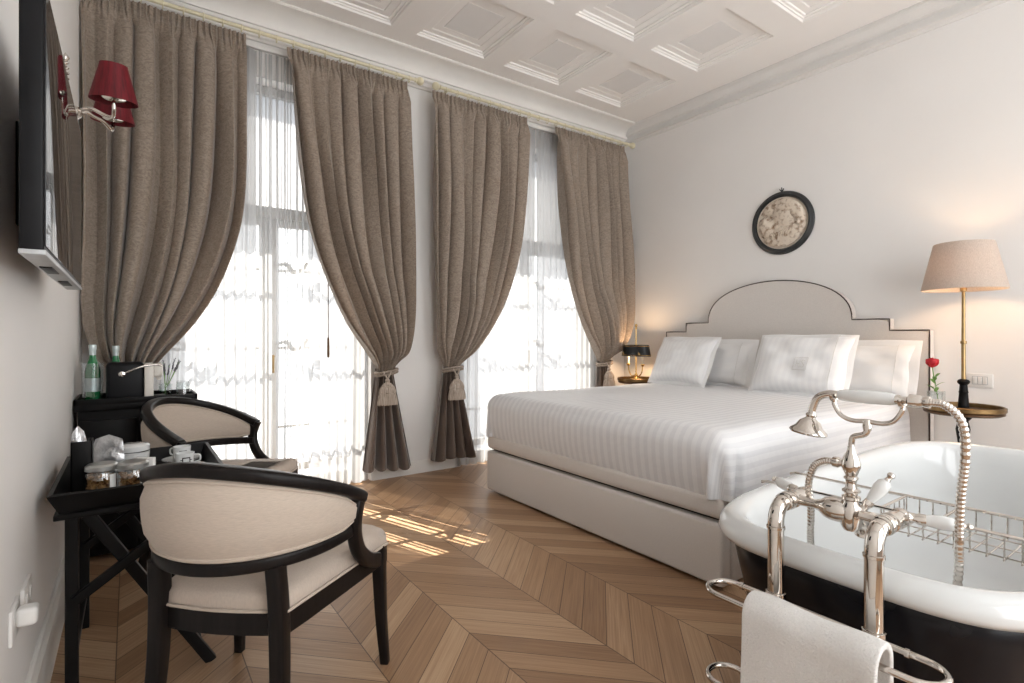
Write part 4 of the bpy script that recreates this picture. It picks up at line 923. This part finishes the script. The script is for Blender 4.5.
# ------------------------------------------------------------------ armchairs
def chair(label, loc, face):
    rz = math.atan2(face[1], face[0]) - PI/2
    t = thing('armchair', label, 'armchair', (loc[0], loc[1], 0), rz, 'barrel back armchairs')
    def pl(ph, off=0.0, dz=0.0):       # back curve in plan; ph degrees from the back centre (positive = sitter's right)
        a = math.radians(ph); rx, ry = 0.272+off, 0.315+off
        if abs(ph) <= 90: return (rx*math.sin(a), -0.012-ry*math.cos(a))
        return (math.copysign(rx, ph), -0.012+(abs(ph)-90)/90*0.28)
    PH = 91
    def ztop(ph): k = abs(ph)/PH; return 0.816-0.156*k**1.8
    def zlow(ph): k = abs(ph)/PH; return 0.562+0.006*k*k
    phs = [-PH+2*PH*k/60 for k in range(61)]
    lean = lambda z: 0.02*(z-0.54)/0.25
    b = BM()
    path = [(*pl(p, 0.018), ztop(p)) for p in phs]
    secs = [rrect(0.046*(1+0.15*(abs(p)/PH)**4), 0.034, 0.3) for p in phs]; sweep(b, path, secs); obj('top_rail', b, M['ebony'], t, local=True)
    b = BM(); path = [(*pl(p, -0.002), zlow(p)) for p in phs]; sweep(b, path, [rrect(0.034, 0.036, 0.25)]*61); obj('lower_rail', b, M['ebony'], t, local=True)
    # upholstered panel
    pp = [-PH+5+2*(PH-5)*k/70 for k in range(71)]
    b = BM(); nv = 9
    def endc(p): return 1-0.35*max(0, (abs(p)/(PH-5)-0.88)/0.12)
    def shell(sgn):
        def f(i, j):
            p = pp[i]; v = j/(nv-1); z0, z1 = zlow(p)+0.015, ztop(p)-0.014
            mid = (z0+z1)/2; hh = (z1-z0)/2*endc(p); z = mid+(2*v-1)*hh
            th = 0.020+0.012*math.sin(PI*v)*math.sin(PI*min(1, max(0, (i)/70)))
            o_ = lean(z)+sgn*th*(0.35+0.65*min(1, 4*v, 4*(1-v))) if True else 0
            x, y = pl(p, o_); return (x, y, z)
        return grid(b, 71, nv, f)
    A = shell(1); B_ = shell(-1)
    for i in range(70):
        b.faces.new((A[0][i], A[0][i+1], B_[0][i+1], B_[0][i])); b.faces.new((A[-1][i], A[-1][i+1], B_[-1][i+1], B_[-1][i]))
    for j in range(nv-1):
        for e in (0, 70): b.faces.new((A[j][e], A[j+1][e], B_[j+1][e], B_[j][e]))
    pan = obj('back_panel', b, M['linen'], t, local=True, sharp=60)
    b = BM()
    for sgn in (1, -1):
        loop = []
        def pt(p, v):
            z0, z1 = zlow(p)+0.022, ztop(p)-0.021; mid = (z0+z1)/2; hh = (z1-z0)/2*endc(p); z = mid+(2*v-1)*hh
            x, y = pl(p, lean(z)+sgn*0.0125); return (x, y, z)
        loop = [pt(p*0.985, 0.02) for p in pp] + [pt(pp[-1]*0.985, v) for v in (0.3, 0.7)] + [pt(p*0.985, 0.98) for p in pp[::-1]] + [pt(pp[0]*0.985, v) for v in (0.7, 0.3)]
        tube(b, loop, 0.0042, 6, True)
    obj('piping', b, M['linen'], pan, local=True)
    for s in (-1, 1):
        e = pl(s*PH, 0.018); zt = ztop(PH)
        p = smooth_path([(e[0], e[1], zt+0.012), (e[0]-s*0.004, e[1]-0.018, zt-0.045), (e[0]-s*0.010, e[1]-0.012, 0.555), (e[0]-s*0.012, e[1]+0.02, 0.49), (e[0]-s*0.010, e[1]+0.085, 0.435), (e[0]-s*0.006, e[1]+0.15, 0.405)], 6)
        n = len(p); b = BM(); sweep(b, p, [rrect(0.036, 0.048-0.006*math.sin(PI*k/n), 0.25) for k in range(n)], up=(0, 1, 0.2)); obj('arm_post', b, M['ebony'], t, local=True)
        # legs
        p = smooth_path([(s*0.262, 0.222, 0.425), (s*0.264, 0.226, 0.30), (s*0.268, 0.233, 0.15), (s*0.276, 0.246, 0.0)], 5); n = len(p)
        b = BM(); sweep(b, p, [rrect(0.046-0.018*k/n, 0.046-0.018*k/n, 0.2) for k in range(n)], up=(0, 1, 0)); obj('leg', b, M['ebony'], t, local=True)
        lx, ly = pl(s*38, 0.0)
        p = smooth_path([(lx, ly+0.002, 0.552), (s*0.172, -0.250, 0.43), (s*0.176, -0.252, 0.28), (s*0.184, -0.268, 0.12), (s*0.192, -0.298, 0.0)], 5); n = len(p)
        b = BM(); sweep(b, p, [rrect(0.042-0.010*max(0, k/n-0.4), 0.046-0.014*max(0, k/n-0.4), 0.2) for k in range(n)], up=(0, 1, 0)); obj('leg', b, M['ebony'], t, local=True)
    # seat frame and cushion
    def outline(e):
        P = []
        R_ = [(0.185+e, -0.235-e)] + [(0.185+e+(0.095)*k/6, -0.235-e+(0.475+e)*k/6) for k in range(1, 7)]
        fr_ = [(0.28+e-(0.56+2*e)*k/10, 0.24+e+0.03*math.sin(PI*k/10)) for k in range(1, 10)]
        L_ = [(-x, y) for x, y in R_[::-1]]
        bk = [(-0.185-e+(0.37+2*e)*k/6, -0.235-e-0.02*math.sin(PI*k/6)) for k in range(1, 6)]
        return R_+fr_+L_+bk
    b = BM(); prism(b, outline(0.005), 0.358, 0.418, lambda a, c, q: (a, c, q)); bmesh.ops.bevel(b, geom=[e for e in b.edges if abs(e.verts[0].co.z-e.verts[1].co.z) < 1e-5], offset=0.004, segments=2, affect='EDGES'); obj('seat_frame', b, M['ebony'], t, local=True)
    b = BM(); R_ = []
    for e, z in ((0.0, 0.416), (0.004, 0.43), (0.002, 0.455), (-0.012, 0.472), (-0.05, 0.484), (-0.11, 0.490), (-0.16, 0.492)): R_.append([b.verts.new((x, y, z)) for x, y in outline(e)])
    for A, B_ in zip(R_, R_[1:]):
        for k in range(len(A)): b.faces.new((A[k], A[(k+1) % len(A)], B_[(k+1) % len(A)], B_[k]))
    b.faces.new(R_[-1]); b.faces.new(R_[0][::-1]); cu = obj('seat', b, M['seatlinen'], t, local=True, sharp=80)
    b = BM(); tube(b, [(x, y, 0.423) for x, y in outline(0.007)], 0.0045, 6, True); obj('piping', b, M['linen'], cu, local=True)
    return t
ch = chair('black framed beige tub armchair in the foreground, seen from behind', (0.362, 1.80), (0.68, 0.735))
c2 = copy_tree(ch); c2.location = (0.388, 3.062, 0); c2.rotation_euler = (0, 0, math.atan2(-0.68, 0.735)-PI/2)
c2['label'] = 'black framed beige tub armchair by the left window, facing the tray table'

# ------------------------------------------------------------------ tray table and its tea things
t = thing('tray_table', 'black wooden tray table on crossed legs against the left wall', 'tray table', (0.04, 2.45, 0))
tx0, tx1, ty0, ty1 = -0.166, 0.250, 2.16, 2.755
b = BM(); box(b, ((tx0+tx1)/2, (ty0+ty1)/2, 0.592), (tx1-tx0+0.05, ty1-ty0+0.05, 0.018), 0.003); obj('stand_top', b, M['black'], t)
b = BM(); box(b, ((tx0+tx1)/2, (ty0+ty1)/2, 0.607), (tx1-tx0-0.01, ty1-ty0-0.01, 0.012))
def side(p0, p1, nrm):
    p0, p1, nrm = Vector(p0), Vector(p1), Vector(nrm)
    prof = [(0, 0.602), (0.012, 0.602), (0.04, 0.664), (0.026, 0.667)]
    m0 = (p1-p0).normalized()
    A = [b.verts.new(p0+nrm*a-m0*a+Vector((0, 0, z))) for a, z in prof]; B_ = [b.verts.new(p1+nrm*a+m0*a+Vector((0, 0, z))) for a, z in prof]
    for k in range(4): b.faces.new((A[k], A[(k+1) % 4], B_[(k+1) % 4], B_[k]))
    b.faces.new(A[::-1]); b.faces.new(B_)
side((tx0, ty0, 0), (tx1, ty0, 0), (0, -1, 0)); side((tx1, ty0, 0), (tx1, ty1, 0), (1, 0, 0)); side((tx1, ty1, 0), (tx0, ty1, 0), (0, 1, 0)); side((tx0, ty1, 0), (tx0, ty0, 0), (-1, 0, 0))
obj('tray', b, M['black'], t)
def bar(p0, p1, w=0.034, h=0.03):
    b = BM(); sweep(b, [p0, p1], rrect(w, h, 0.12), up=(0, 1, 0)); return b
for y in (2.165, 2.70):
    obj('leg', bar((-0.148, y, 0.0), (-0.148, y, 0.585)), M['black'], t)
    obj('leg', bar((-0.11, y+0.004, 0.585), (0.235, y+0.004, 0.0)), M['black'], t)
    obj('cross_brace', bar((-0.140, y-0.018, 0.325), (0.225, y-0.018, 0.583), 0.03, 0.022), M['black'], t)
for x, z in ((-0.148, 0.12), (0.20, 0.06)):
    obj('stretcher', bar((x, 2.17, z+0.06), (x, 2.70, z+0.06), 0.018, 0.022) if False else sweep(BM(), [(x, 2.17, z), (x, 2.70, z)], rrect(0.02, 0.022, 0.2)), M['black'], t)
ZT_ = 0.6135
# black card box
t = thing('card_box', 'tall open black box on the tray table beside the wall', 'box', (-0.136, 2.40, ZT_))
b = BM(); bx, by, w, d, h = -0.136, 2.40, 0.054, 0.072, 0.172
for dx_, dy_ in ((1, 0), (-1, 0), (0, 1), (0, -1)): box(b, (bx+dx_*w/2, by+dy_*d/2, ZT_+h/2), (0.005 if dx_ else w+0.005, 0.005 if dy_ else d+0.005, h), 0.001)
box(b, (bx, by, ZT_+0.003), (w, d, 0.006)); obj('sides', b, M['black'], t)
def foil_bag(label, c, w, h, yaw, seed, tilt=0.0):
    b = BM(); n = 16; R3 = Matrix.Rotation(yaw, 3, 'Z') @ Matrix.Rotation(tilt, 3, 'X')
    for sgn in (1, -1):
        def f(i, j):
            u = -1+2*i/n; v = j/n; k = (1-u**4)*(math.sin(PI*min(1, v*1.02+0.02))**0.6 if v < 1 else 0)
            ww = w/2*(1-0.35*v**3+0.04*math.sin(9*v+seed)); d = sgn*(0.026*k*(1-0.5*v)+0.006*noise.noise(Vector((u*4, v*5, seed+sgn)))*(1 if 0 < i < n and 0 < j < n else 0))
            p = R3 @ Vector((u*ww+0.012*math.sin(v*4+seed)*v, d, h*v*(1-0.10*abs(u)))); return (c[0]+p.x, c[1]+p.y, c[2]+p.z)
        grid(b, n+1, n+1, f)
    bmesh.ops.remove_doubles(b, verts=b.verts[:], dist=1e-5)
    tag(obj('foil_bag', b, M['foil'], sharp=50), label, 'snack bag', 'silver snack bags')
foil_bag('silver foil bag standing up inside the tall black box', (-0.136, 2.40, ZT_+0.008), 0.052, 0.215, 0.2, 1.0)
foil_bag('silver foil bag standing behind the jars, right of the black box', (-0.075, 2.53, ZT_), 0.14, 0.165, -0.5, 4.0)
def jar(label, x, y):
    t = thing('snack_jar', label, 'jar', (x, y, ZT_), 0, 'glass snack jars'); R_ = 0.046
    b = BM(); lathe(b, [(0, 0.0), (0.036, 0.0), (R_-0.003, 0.004), (R_, 0.012), (R_, 0.066), (R_-0.006, 0.074), (R_-0.009, 0.074), (R_-0.004, 0.064), (R_-0.004, 0.012), (0, 0.006)], (x, y, ZT_), 32); g = obj('glass', b, M['glassware'], t)
    b = BM(); lathe(b, [(0, 0.074), (R_-0.004, 0.074), (R_+0.001, 0.076), (R_+0.001, 0.090), (R_-0.006, 0.096), (0, 0.097)], (x, y, ZT_), 32); obj('lid', b, M['lid'], t)
    b = BM(); rnd = random.Random(int(x*1000))
    for k in range(70):
        a, r, z = rnd.uniform(0, 2*PI), 0.033*math.sqrt(rnd.random()), rnd.uniform(0.012, 0.06)
        if k < 42: r = 0.034
        vs = bmesh.ops.create_icosphere(b, subdivisions=1, radius=1.0)['verts']
        Mx = Matrix.Translation((x+r*math.cos(a), y+r*math.sin(a), ZT_+z)) @ Matrix.Rotation(rnd.uniform(0, 6), 4, 'Z') @ Matrix.Rotation(rnd.uniform(-1, 1), 4, 'Y') @ Matrix.Diagonal((0.0105, 0.007, 0.006, 1))
        bmesh.ops.transform(b, matrix=Mx, verts=vs)
    n = obj('almonds', b, M['nuts'], t); n['kind'] = 'stuff'
    b = BM(); a0 = math.atan2(-y, -x)+0.75
    grid(b, 8, 2, lambda i, j: (x+(R_+0.0008)*math.cos(a0+(i/7-0.5)*0.5), y+(R_+0.0008)*math.sin(a0+(i/7-0.5)*0.5), ZT_+0.012+0.05*j)); obj('label_strip', b, M['paper'], t, sharp=80)
jar('glass jar of almonds with metal lid, next to the tall black box', -0.080, 2.33)
jar('glass jar of almonds with metal lid, nearest the foreground armchair', 0.008, 2.31)
def round_thing(name, label, cat, prof, x, y, z, m, group=None, n=36):
    b = BM(); lathe(b, prof, (x, y, z), n); o = obj(name, b, m); tag(o, label, cat, group); return o
t = thing('sugar_bowl', 'white lidded ceramic bowl with black line on the tray table behind the jars', 'bowl', (0.01, 2.685, ZT_))
b = BM(); lathe(b, [(0, 0), (0.035, 0), (0.04, 0.006), (0.056, 0.03), (0.058, 0.062), (0.055, 0.064), (0, 0.064)], (0.01, 2.685, ZT_), 36); obj('bowl', b, M['porcelain'], t)
b = BM(); lathe(b, [(0, 0.0635), (0.057, 0.0635), (0.058, 0.068), (0.058, 0.088), (0.05, 0.094), (0, 0.096)], (0.01, 2.685, ZT_), 36); obj('lid', b, M['porcelain'], t)
b = BM(); lathe(b, [(0.0585, 0.066), (0.0595, 0.066), (0.0595, 0.069), (0.0585, 0.069), (0.0585, 0.066)], (0.01, 2.685, ZT_), 36); obj('rim_line', b, M['ink'], t)
t = thing('tea_packet', 'white paper packet with red print standing by the jars', 'packet', (0.075, 2.45, ZT_))
b = BM(); R3 = Matrix.Rotation(-0.55, 3, 'Z'); box(b, (0.045, 2.50, ZT_+0.034), (0.075, 0.02, 0.068), 0.003, 2, R3); obj('packet', b, M['paper'], t)
b = BM()
for k, (u, v, w) in enumerate(((-0.008, 0.046, 0.04), (-0.006, 0.036, 0.03))):
    p = R3 @ Vector((u, -0.0105, 0)); box(b, (0.045+p.x, 2.50+p.y, ZT_+v), (w, 0.001, 0.004), 0, 1, R3)
obj('print', b, M['redink'], t)
SA = [(0, 0), (0.03, 0), (0.034, 0.003), (0.055, 0.008), (0.072, 0.014), (0.073, 0.016), (0.055, 0.012), (0.034, 0.007), (0, 0.006)]
def cup(label, slabel, x, y, yaw):
    s = round_thing('saucer', slabel, 'saucer', SA, x, y, ZT_, M['porcelain'], 'white saucers')
    z = ZT_+0.0065; t = thing('coffee_cup', label, 'cup', (x, y, z), 0, 'white coffee cups')
    b = BM(); lathe(b, [(0, 0), (0.02, 0), (0.022, 0.004), (0.031, 0.014), (0.034, 0.06), (0.032, 0.06), (0.029, 0.016), (0, 0.006)], (x, y, z), 32); obj('bowl', b, M['porcelain'], t)
    b = BM(); c, s_ = math.cos(yaw), math.sin(yaw)
    tube(b, smooth_path([(x+c*0.031, y+s_*0.031, z+0.05), (x+c*0.052, y+s_*0.052, z+0.047), (x+c*0.052, y+s_*0.052, z+0.026), (x+c*0.031, y+s_*0.031, z+0.02)], 5), 0.0035, 8); obj('handle', b, M['porcelain'], t)
    b = BM(); a0 = math.atan2(-y, -x)+0.15      # small square logo: outline with bar
    def strip(a_, b_, z0, z1):
        grid(b, 6, 2, lambda i, j: (x+(0.0345+0.0)*math.cos(a0+a_+(b_-a_)*i/5), y+0.0345*math.sin(a0+a_+(b_-a_)*i/5), z+z0+(z1-z0)*j))
    strip(-0.42, 0.42, 0.042, 0.046); strip(-0.42, 0.42, 0.022, 0.026); strip(-0.42, -0.32, 0.022, 0.046); strip(0.32, 0.42, 0.022, 0.046); strip(0.42, 0.62, 0.034, 0.037); strip(-0.62, -0.42, 0.034, 0.037)
    obj('logo', b, M['ink'], t, sharp=80)
cup('white coffee cup with black square mark, nearer one at the tray edge', 'white saucer under the nearer coffee cup', 0.18, 2.52, -0.2)
cup('white coffee cup with black square mark, farther one by the window armchair', 'white saucer under the farther coffee cup', 0.18, 2.675, 2.4)
round_thing('plate', 'shallow white plate lying empty on the tray table beside the cups', 'plate', [(0, 0), (0.04, 0), (0.045, 0.004), (0.065, 0.010), (0.069, 0.014), (0.064, 0.013), (0.044, 0.008), (0, 0.007)], 0.11, 2.42, ZT_, M['porcelain'])

# ------------------------------------------------------------------ minibar cabinet and what stands on it
kx0, kx1, ky0, ky1, kz = -0.229, 0.305, 3.43, 3.78, 0.805
t = thing('minibar_cabinet', 'black lacquered cabinet with tray top in the far left corner', 'cabinet', ((kx0+kx1)/2, (ky0+ky1)/2, 0))
b = BM(); box(b, ((kx0+kx1)/2, (ky0+ky1)/2, 0.40), (kx1-kx0-0.03, ky1-ky0-0.03, 0.74), 0.004); obj('body', b, M['black'], t)
b = BM()
for x in (kx0+0.04, kx1-0.04):
    for y in (ky0+0.04, ky1-0.04): box(b, (x, y, 0.02), (0.04, 0.04, 0.04), 0.003)
obj('plinth', b, M['black'], t)
b = BM(); box(b, ((kx0+kx1)/2, (ky0+ky1)/2, 0.786), (kx1-kx0, ky1-ky0, 0.036), 0.005)
for x0, x1, y0, y1 in ((kx0, kx1, ky0, ky0+0.014), (kx0, kx1, ky1-0.014, ky1), (kx0, kx0+0.014, ky0, ky1), (kx1-0.014, kx1, ky0, ky1)): box(b, ((x0+x1)/2, (y0+y1)/2, 0.815), (x1-x0, y1-y0, 0.03), 0.003)
obj('tray_top', b, M['black'], t)
xm = (kx0+kx1)/2
for s in (-1, 1):
    b = BM(); box(b, (xm+s*0.125, ky0+0.008, 0.39), (0.235, 0.018, 0.66), 0.003); d_ = obj('door', b, M['black'], t)
    b = BM(); lathe(b, [(0, 0), (0.006, 0), (0.005, 0.012), (0.011, 0.018), (0.008, 0.026), (0, 0.027)], (xm+s*0.03, ky0, 0.42), 14, (0, -1, 0)); obj('knob', b, M['nickel'], d_)
KZ = 0.8045
t = thing('ice_bucket', 'clear acrylic bottle cooler on the black cabinet beside the wall', 'cooler', (-0.158, 3.52, KZ))
b = BM(); lathe(b, [(0, 0), (0.043, 0), (0.047, 0.2), (0.048, 0.205), (0.045, 0.205), (0.040, 0.008), (0, 0.008)], (-0.158, 3.52, KZ), 36); obj('bucket', b, M['acrylic'], t)
BP = [(0, 0), (0.030, 0), (0.033, 0.005), (0.033, 0.15), (0.030, 0.175), (0.018, 0.215), (0.0135, 0.235), (0.0135, 0.262), (0.015, 0.264), (0.015, 0.27), (0, 0.27)]
def bottle(label, x, y, z):
    t = thing('water_bottle', label, 'bottle', (x, y, z), 0, 'green water bottles')
    b = BM(); lathe(b, BP, (x, y, z), 28); obj('glass', b, M['green'], t)
    b = BM(); lathe(b, [(0, 0.292), (0.0155, 0.292), (0.0165, 0.288), (0.0165, 0.268), (0.0145, 0.262), (0.0145, 0.238), (0, 0.238)], (x, y, z), 20); obj('cap', b, M['cap'], t)
    b = BM(); lathe(b, [(0.0333, 0.05), (0.0337, 0.05), (0.0337, 0.12), (0.0333, 0.12)], (x, y, z), 28); obj('label_band', b, M['cap'], t)
bottle('green water bottle standing inside the clear cooler', -0.158, 3.52, KZ+0.0085)
bottle('green water bottle standing behind the black coffee machine', -0.064, 3.665, KZ)
t = thing('coffee_machine', 'small black capsule coffee machine with cream front and chrome lever', 'coffee machine', (0.0, 3.53, KZ))
b = BM(); box(b, (-0.02, 3.53, KZ+0.104), (0.165, 0.125, 0.206), 0.022, 5); obj('housing', b, M['tvblack'], t)
b = BM(); box(b, (0.083, 3.53, KZ+0.100), (0.042, 0.120, 0.198), 0.006, 3); obj('front', b, M['cream'], t)
b = BM(); box(b, (0.122, 3.53, KZ+0.158), (0.05, 0.075, 0.075), 0.015, 4); tube(b, [(0.13, 3.53, KZ+0.125), (0.13, 3.53, KZ+0.105)], 0.012, 12); obj('spout_head', b, M['cream'], t)
b = BM(); box(b, (0.13, 3.53, KZ+0.012), (0.06, 0.09, 0.022), 0.004); obj('drip_tray', b, M['tvblack'], t)
b = BM(); p = smooth_path([(-0.035, 3.462, KZ+0.145), (0.01, 3.458, KZ+0.165), (0.06, 3.46, KZ+0.185), (0.115, 3.465, KZ+0.190), (0.14, 3.47, KZ+0.185)], 5); tube(b, p, 0.0055, 10); lathe(b, [(0, 0), (0.014, 0), (0.017, 0.006), (0.014, 0.013), (0, 0.015)], (-0.035, 3.468, KZ+0.145), 20, (0, -1, 0)); obj('lever', b, M['nickel'], t)
t = thing('lavender_vase', 'small glass vase of dried lavender beside the coffee machine', 'vase', (0.175, 3.66, KZ))
b = BM(); vx, vy = 0.165, 3.65; lathe(b, [(0, 0), (0.03, 0), (0.036, 0.006), (0.036, 0.07), (0.034, 0.072), (0.032, 0.07), (0.032, 0.008), (0, 0.008)], (vx, vy, KZ), 28); obj('glass', b, M['glassware'], t)
b = BM(); lathe(b, [(0, 0.009), (0.031, 0.009), (0.031, 0.035), (0, 0.035)], (vx, vy, KZ), 24); obj('water', b, M['glassware'], t)
rnd = random.Random(5)
for k in range(6):
    dx_, dy_ = rnd.uniform(-0.02, 0.085), rnd.uniform(-0.05, 0.03); hz = rnd.uniform(0.17, 0.215)
    p = smooth_path([(vx-dx_*0.2, vy-dy_*0.2, KZ+0.012), (vx+dx_*0.3, vy+dy_*0.3, KZ+0.08), (vx+dx_, vy+dy_, KZ+hz)], 5)
    b = BM(); tube(b, p, 0.0018, 6); sp_ = obj('sprig', b, M['leaf'], t)
    b = BM(); d = (p[-1]-p[-3]).normalized()
    for q in range(9):
        c = p[-1]-d*0.05+d*0.0075*q
        vs = bmesh.ops.create_icosphere(b, subdivisions=1, radius=0.0062-0.0003*q)['verts']; bmesh.ops.translate(b, vec=c+Vector((rnd.uniform(-.002, .002), rnd.uniform(-.002, .002), 0)), verts=vs)
    obj('flower_spike', b, M['lavender'], sp_)
b = BM(); lathe(b, [(0, 0.088), (0.030, 0.088), (0.033, 0.084), (0.038, 0.0), (0.0355, 0.0), (0.0305, 0.08), (0, 0.082)], (0.25, 3.62, KZ), 28); tag(obj('tumbler', b, M['glassware']), 'clear tumbler turned upside down on the black cabinet', 'glass')

# ------------------------------------------------------------------ television, sconce, sockets on the left wall
A = Vector((-0.129, 1.335, 0)); B2 = Vector((-0.131, 2.29, 0)); d = (B2-A).normalized(); nrm = Vector((d.y, -d.x, 0)); z0, z1 = 1.311, 1.824
R3 = Matrix((( d.x, nrm.x, 0), (d.y, nrm.y, 0), (0, 0, 1))); mid = (A+B2)/2; Lt = (B2-A).length
t = thing('television', 'flat black television mounted on the left wall', 'television', (mid.x, mid.y, z0))
def tb(off, s, z, bev, along=0.0): b = BM(); c = mid + d*along + nrm*off; box(b, (c.x, c.y, z), s, bev, 3, R3); return b
obj('housing', tb(-0.021, (Lt, 0.036, z1-z0), (z0+z1)/2, 0.004), M['tvblack'], t)
obj('screen', tb(-0.0025, (Lt-0.012, 0.004, z1-z0-0.016), (z0+z1)/2+0.002, 0.001), M['screen'], t)
obj('bottom_bezel', tb(-0.02, (Lt, 0.040, 0.010), z0-0.003, 0.002), M['tvgrey'], t)
for al in (-0.18, 0.20): obj('speaker_grille', tb(-0.022, (0.15, 0.022, 0.004), z0-0.0085, 0.001, al), M['tvblack'], t)
b = BM(); c = mid+nrm*(-0.06); c = c + d*0.12; box(b, (c.x, c.y, 1.56), (0.20, 0.045, 0.22), 0.004, 2, R3); box(b, (XL+0.0095, c.y, 1.56), (0.016, 0.24, 0.26), 0.002); obj('wall_bracket', b, M['tvblack'], t)

SY, SZ = 2.515, 1.965
t = thing('wall_sconce', 'polished two arm wall sconce with red pleated shades beyond the television', 'wall lamp', (XL, SY, SZ-0.1))
b = BM(); lathe(b, [(0, 0), (0.05, 0), (0.052, 0.004), (0.044, 0.01), (0.03, 0.014), (0.018, 0.02), (0.012, 0.045), (0.016, 0.055), (0.024, 0.066), (0.024, 0.08), (0.014, 0.09), (0, 0.094)], (XL, SY, SZ), 28, (1, 0, 0)); obj('backplate', b, M['nickel'], t)
b = BM(); p = [(XL+0.045+0.006*math.cos(k*0.9), SY+0.006*math.sin(k*0.9), SZ+0.02+0.0028*k) for k in range(60)]; tube(b, p, 0.005, 8); lathe(b, [(0, 0), (0.008, 0), (0.012, 0.01), (0.005, 0.02), (0, 0.028)], (XL+0.045, SY, SZ+0.185), 14)
for s in (-1, 1): tube(b, smooth_path([(XL+0.045, SY, SZ+0.03), (XL+0.05, SY+s*0.02, SZ+0.05), (XL+0.055, SY+s*0.038, SZ+0.075)], 4), 0.004, 8)
obj('finial', b, M['nickel'], t)
for s, (ax, ay, zb) in ((-1, (-0.047, 2.372, 1.985)), (1, (-0.055, 2.658, 2.005))):
    b = BM(); p = smooth_path([(XL+0.075, SY, SZ), (XL+0.10, SY+s*0.015, SZ+0.016), (XL+0.125, SY+s*0.04, SZ+0.012), (ax-0.03, ay-s*0.075, zb-0.03), (ax-0.006, ay-s*0.04, zb-0.045), (ax, ay-s*0.012, zb-0.032), (ax, ay, zb+0.012)], 6)
    tube(b, p, 0.0065, 10); ar = obj('arm', b, M['nickel'], t)
    b = BM(); lathe(b, [(0, 0), (0.012, 0), (0.03, 0.004), (0.038, 0.010), (0.036, 0.013), (0.014, 0.010), (0.014, 0.035), (0, 0.035)], (ax, ay, zb+0.002), 28); obj('drip_pan', b, M['nickel'], ar)
    b = BM(); lathe(b, [(0, 0.03), (0.011, 0.03), (0.011, 0.10), (0, 0.10)], (ax, ay, zb), 14); obj('candle', b, M['candle'], ar)
    b = BM(); n = 96; prf = [(0.072, 0.0), (0.071, 0.004), (0.041, 0.122), (0.0415, 0.126), (0.0395, 0.124), (0.0695, 0.002), (0.072, 0.0)]
    tl = Matrix.Rotation(math.radians(7), 3, 'X')
    def sh(i, j):
        r = prf[j][0]*(1+(0.012 if i % 2 else 0.0)*(1 if j in (1, 2, 4, 5) else 0)); q = tl @ Vector((r*math.cos(2*PI*i/n), r*math.sin(2*PI*i/n), prf[j][1])); return (ax+q.x, ay+q.y, zb-0.002+q.z)
    grid(b, n, 7, sh, True); so = obj('lamp_shade', b, M['red'], ar, sharp=30)
    b = BM(); 
    for k in range(3):
        q = tl @ Vector((0.040*math.cos(2*PI*k/3), 0.040*math.sin(2*PI*k/3), 0.12)); tube(b, [(ax, ay, zb+0.098), (ax+q.x, ay+q.y, zb+q.z)], 0.0016, 6)
    obj('shade_carrier', b, M['nickel'], ar)
t = thing('wall_socket', 'white double socket plate low on the left wall by the tray table', 'socket', (XL, 1.95, 0.40))
b = BM(); box(b, (XL+0.005, 1.95, 0.44), (0.010, 0.125, 0.085), 0.003); obj('plate', b, M['white'], t)
for k in (-1, 1): b = BM(); lathe(b, [(0, 0), (0.02, 0), (0.021, 0.003), (0.018, 0.004), (0, 0.002)], (XL+0.010, 1.95+0.03*k, 0.44), 20, (1, 0, 0)); obj('outlet', b, M['white'], t)
t = thing('power_plug', 'white plug in its own socket low on the left wall, nearest the camera', 'plug', (XL, 1.775, 0.42))
b = BM(); box(b, (XL+0.004, 1.775, 0.452), (0.008, 0.11, 0.085), 0.003); obj('plate', b, M['white'], t)
b = BM(); box(b, (XL+0.028, 1.78, 0.458), (0.042, 0.044, 0.044), 0.01, 3); obj('plug_body', b, M['white'], t)
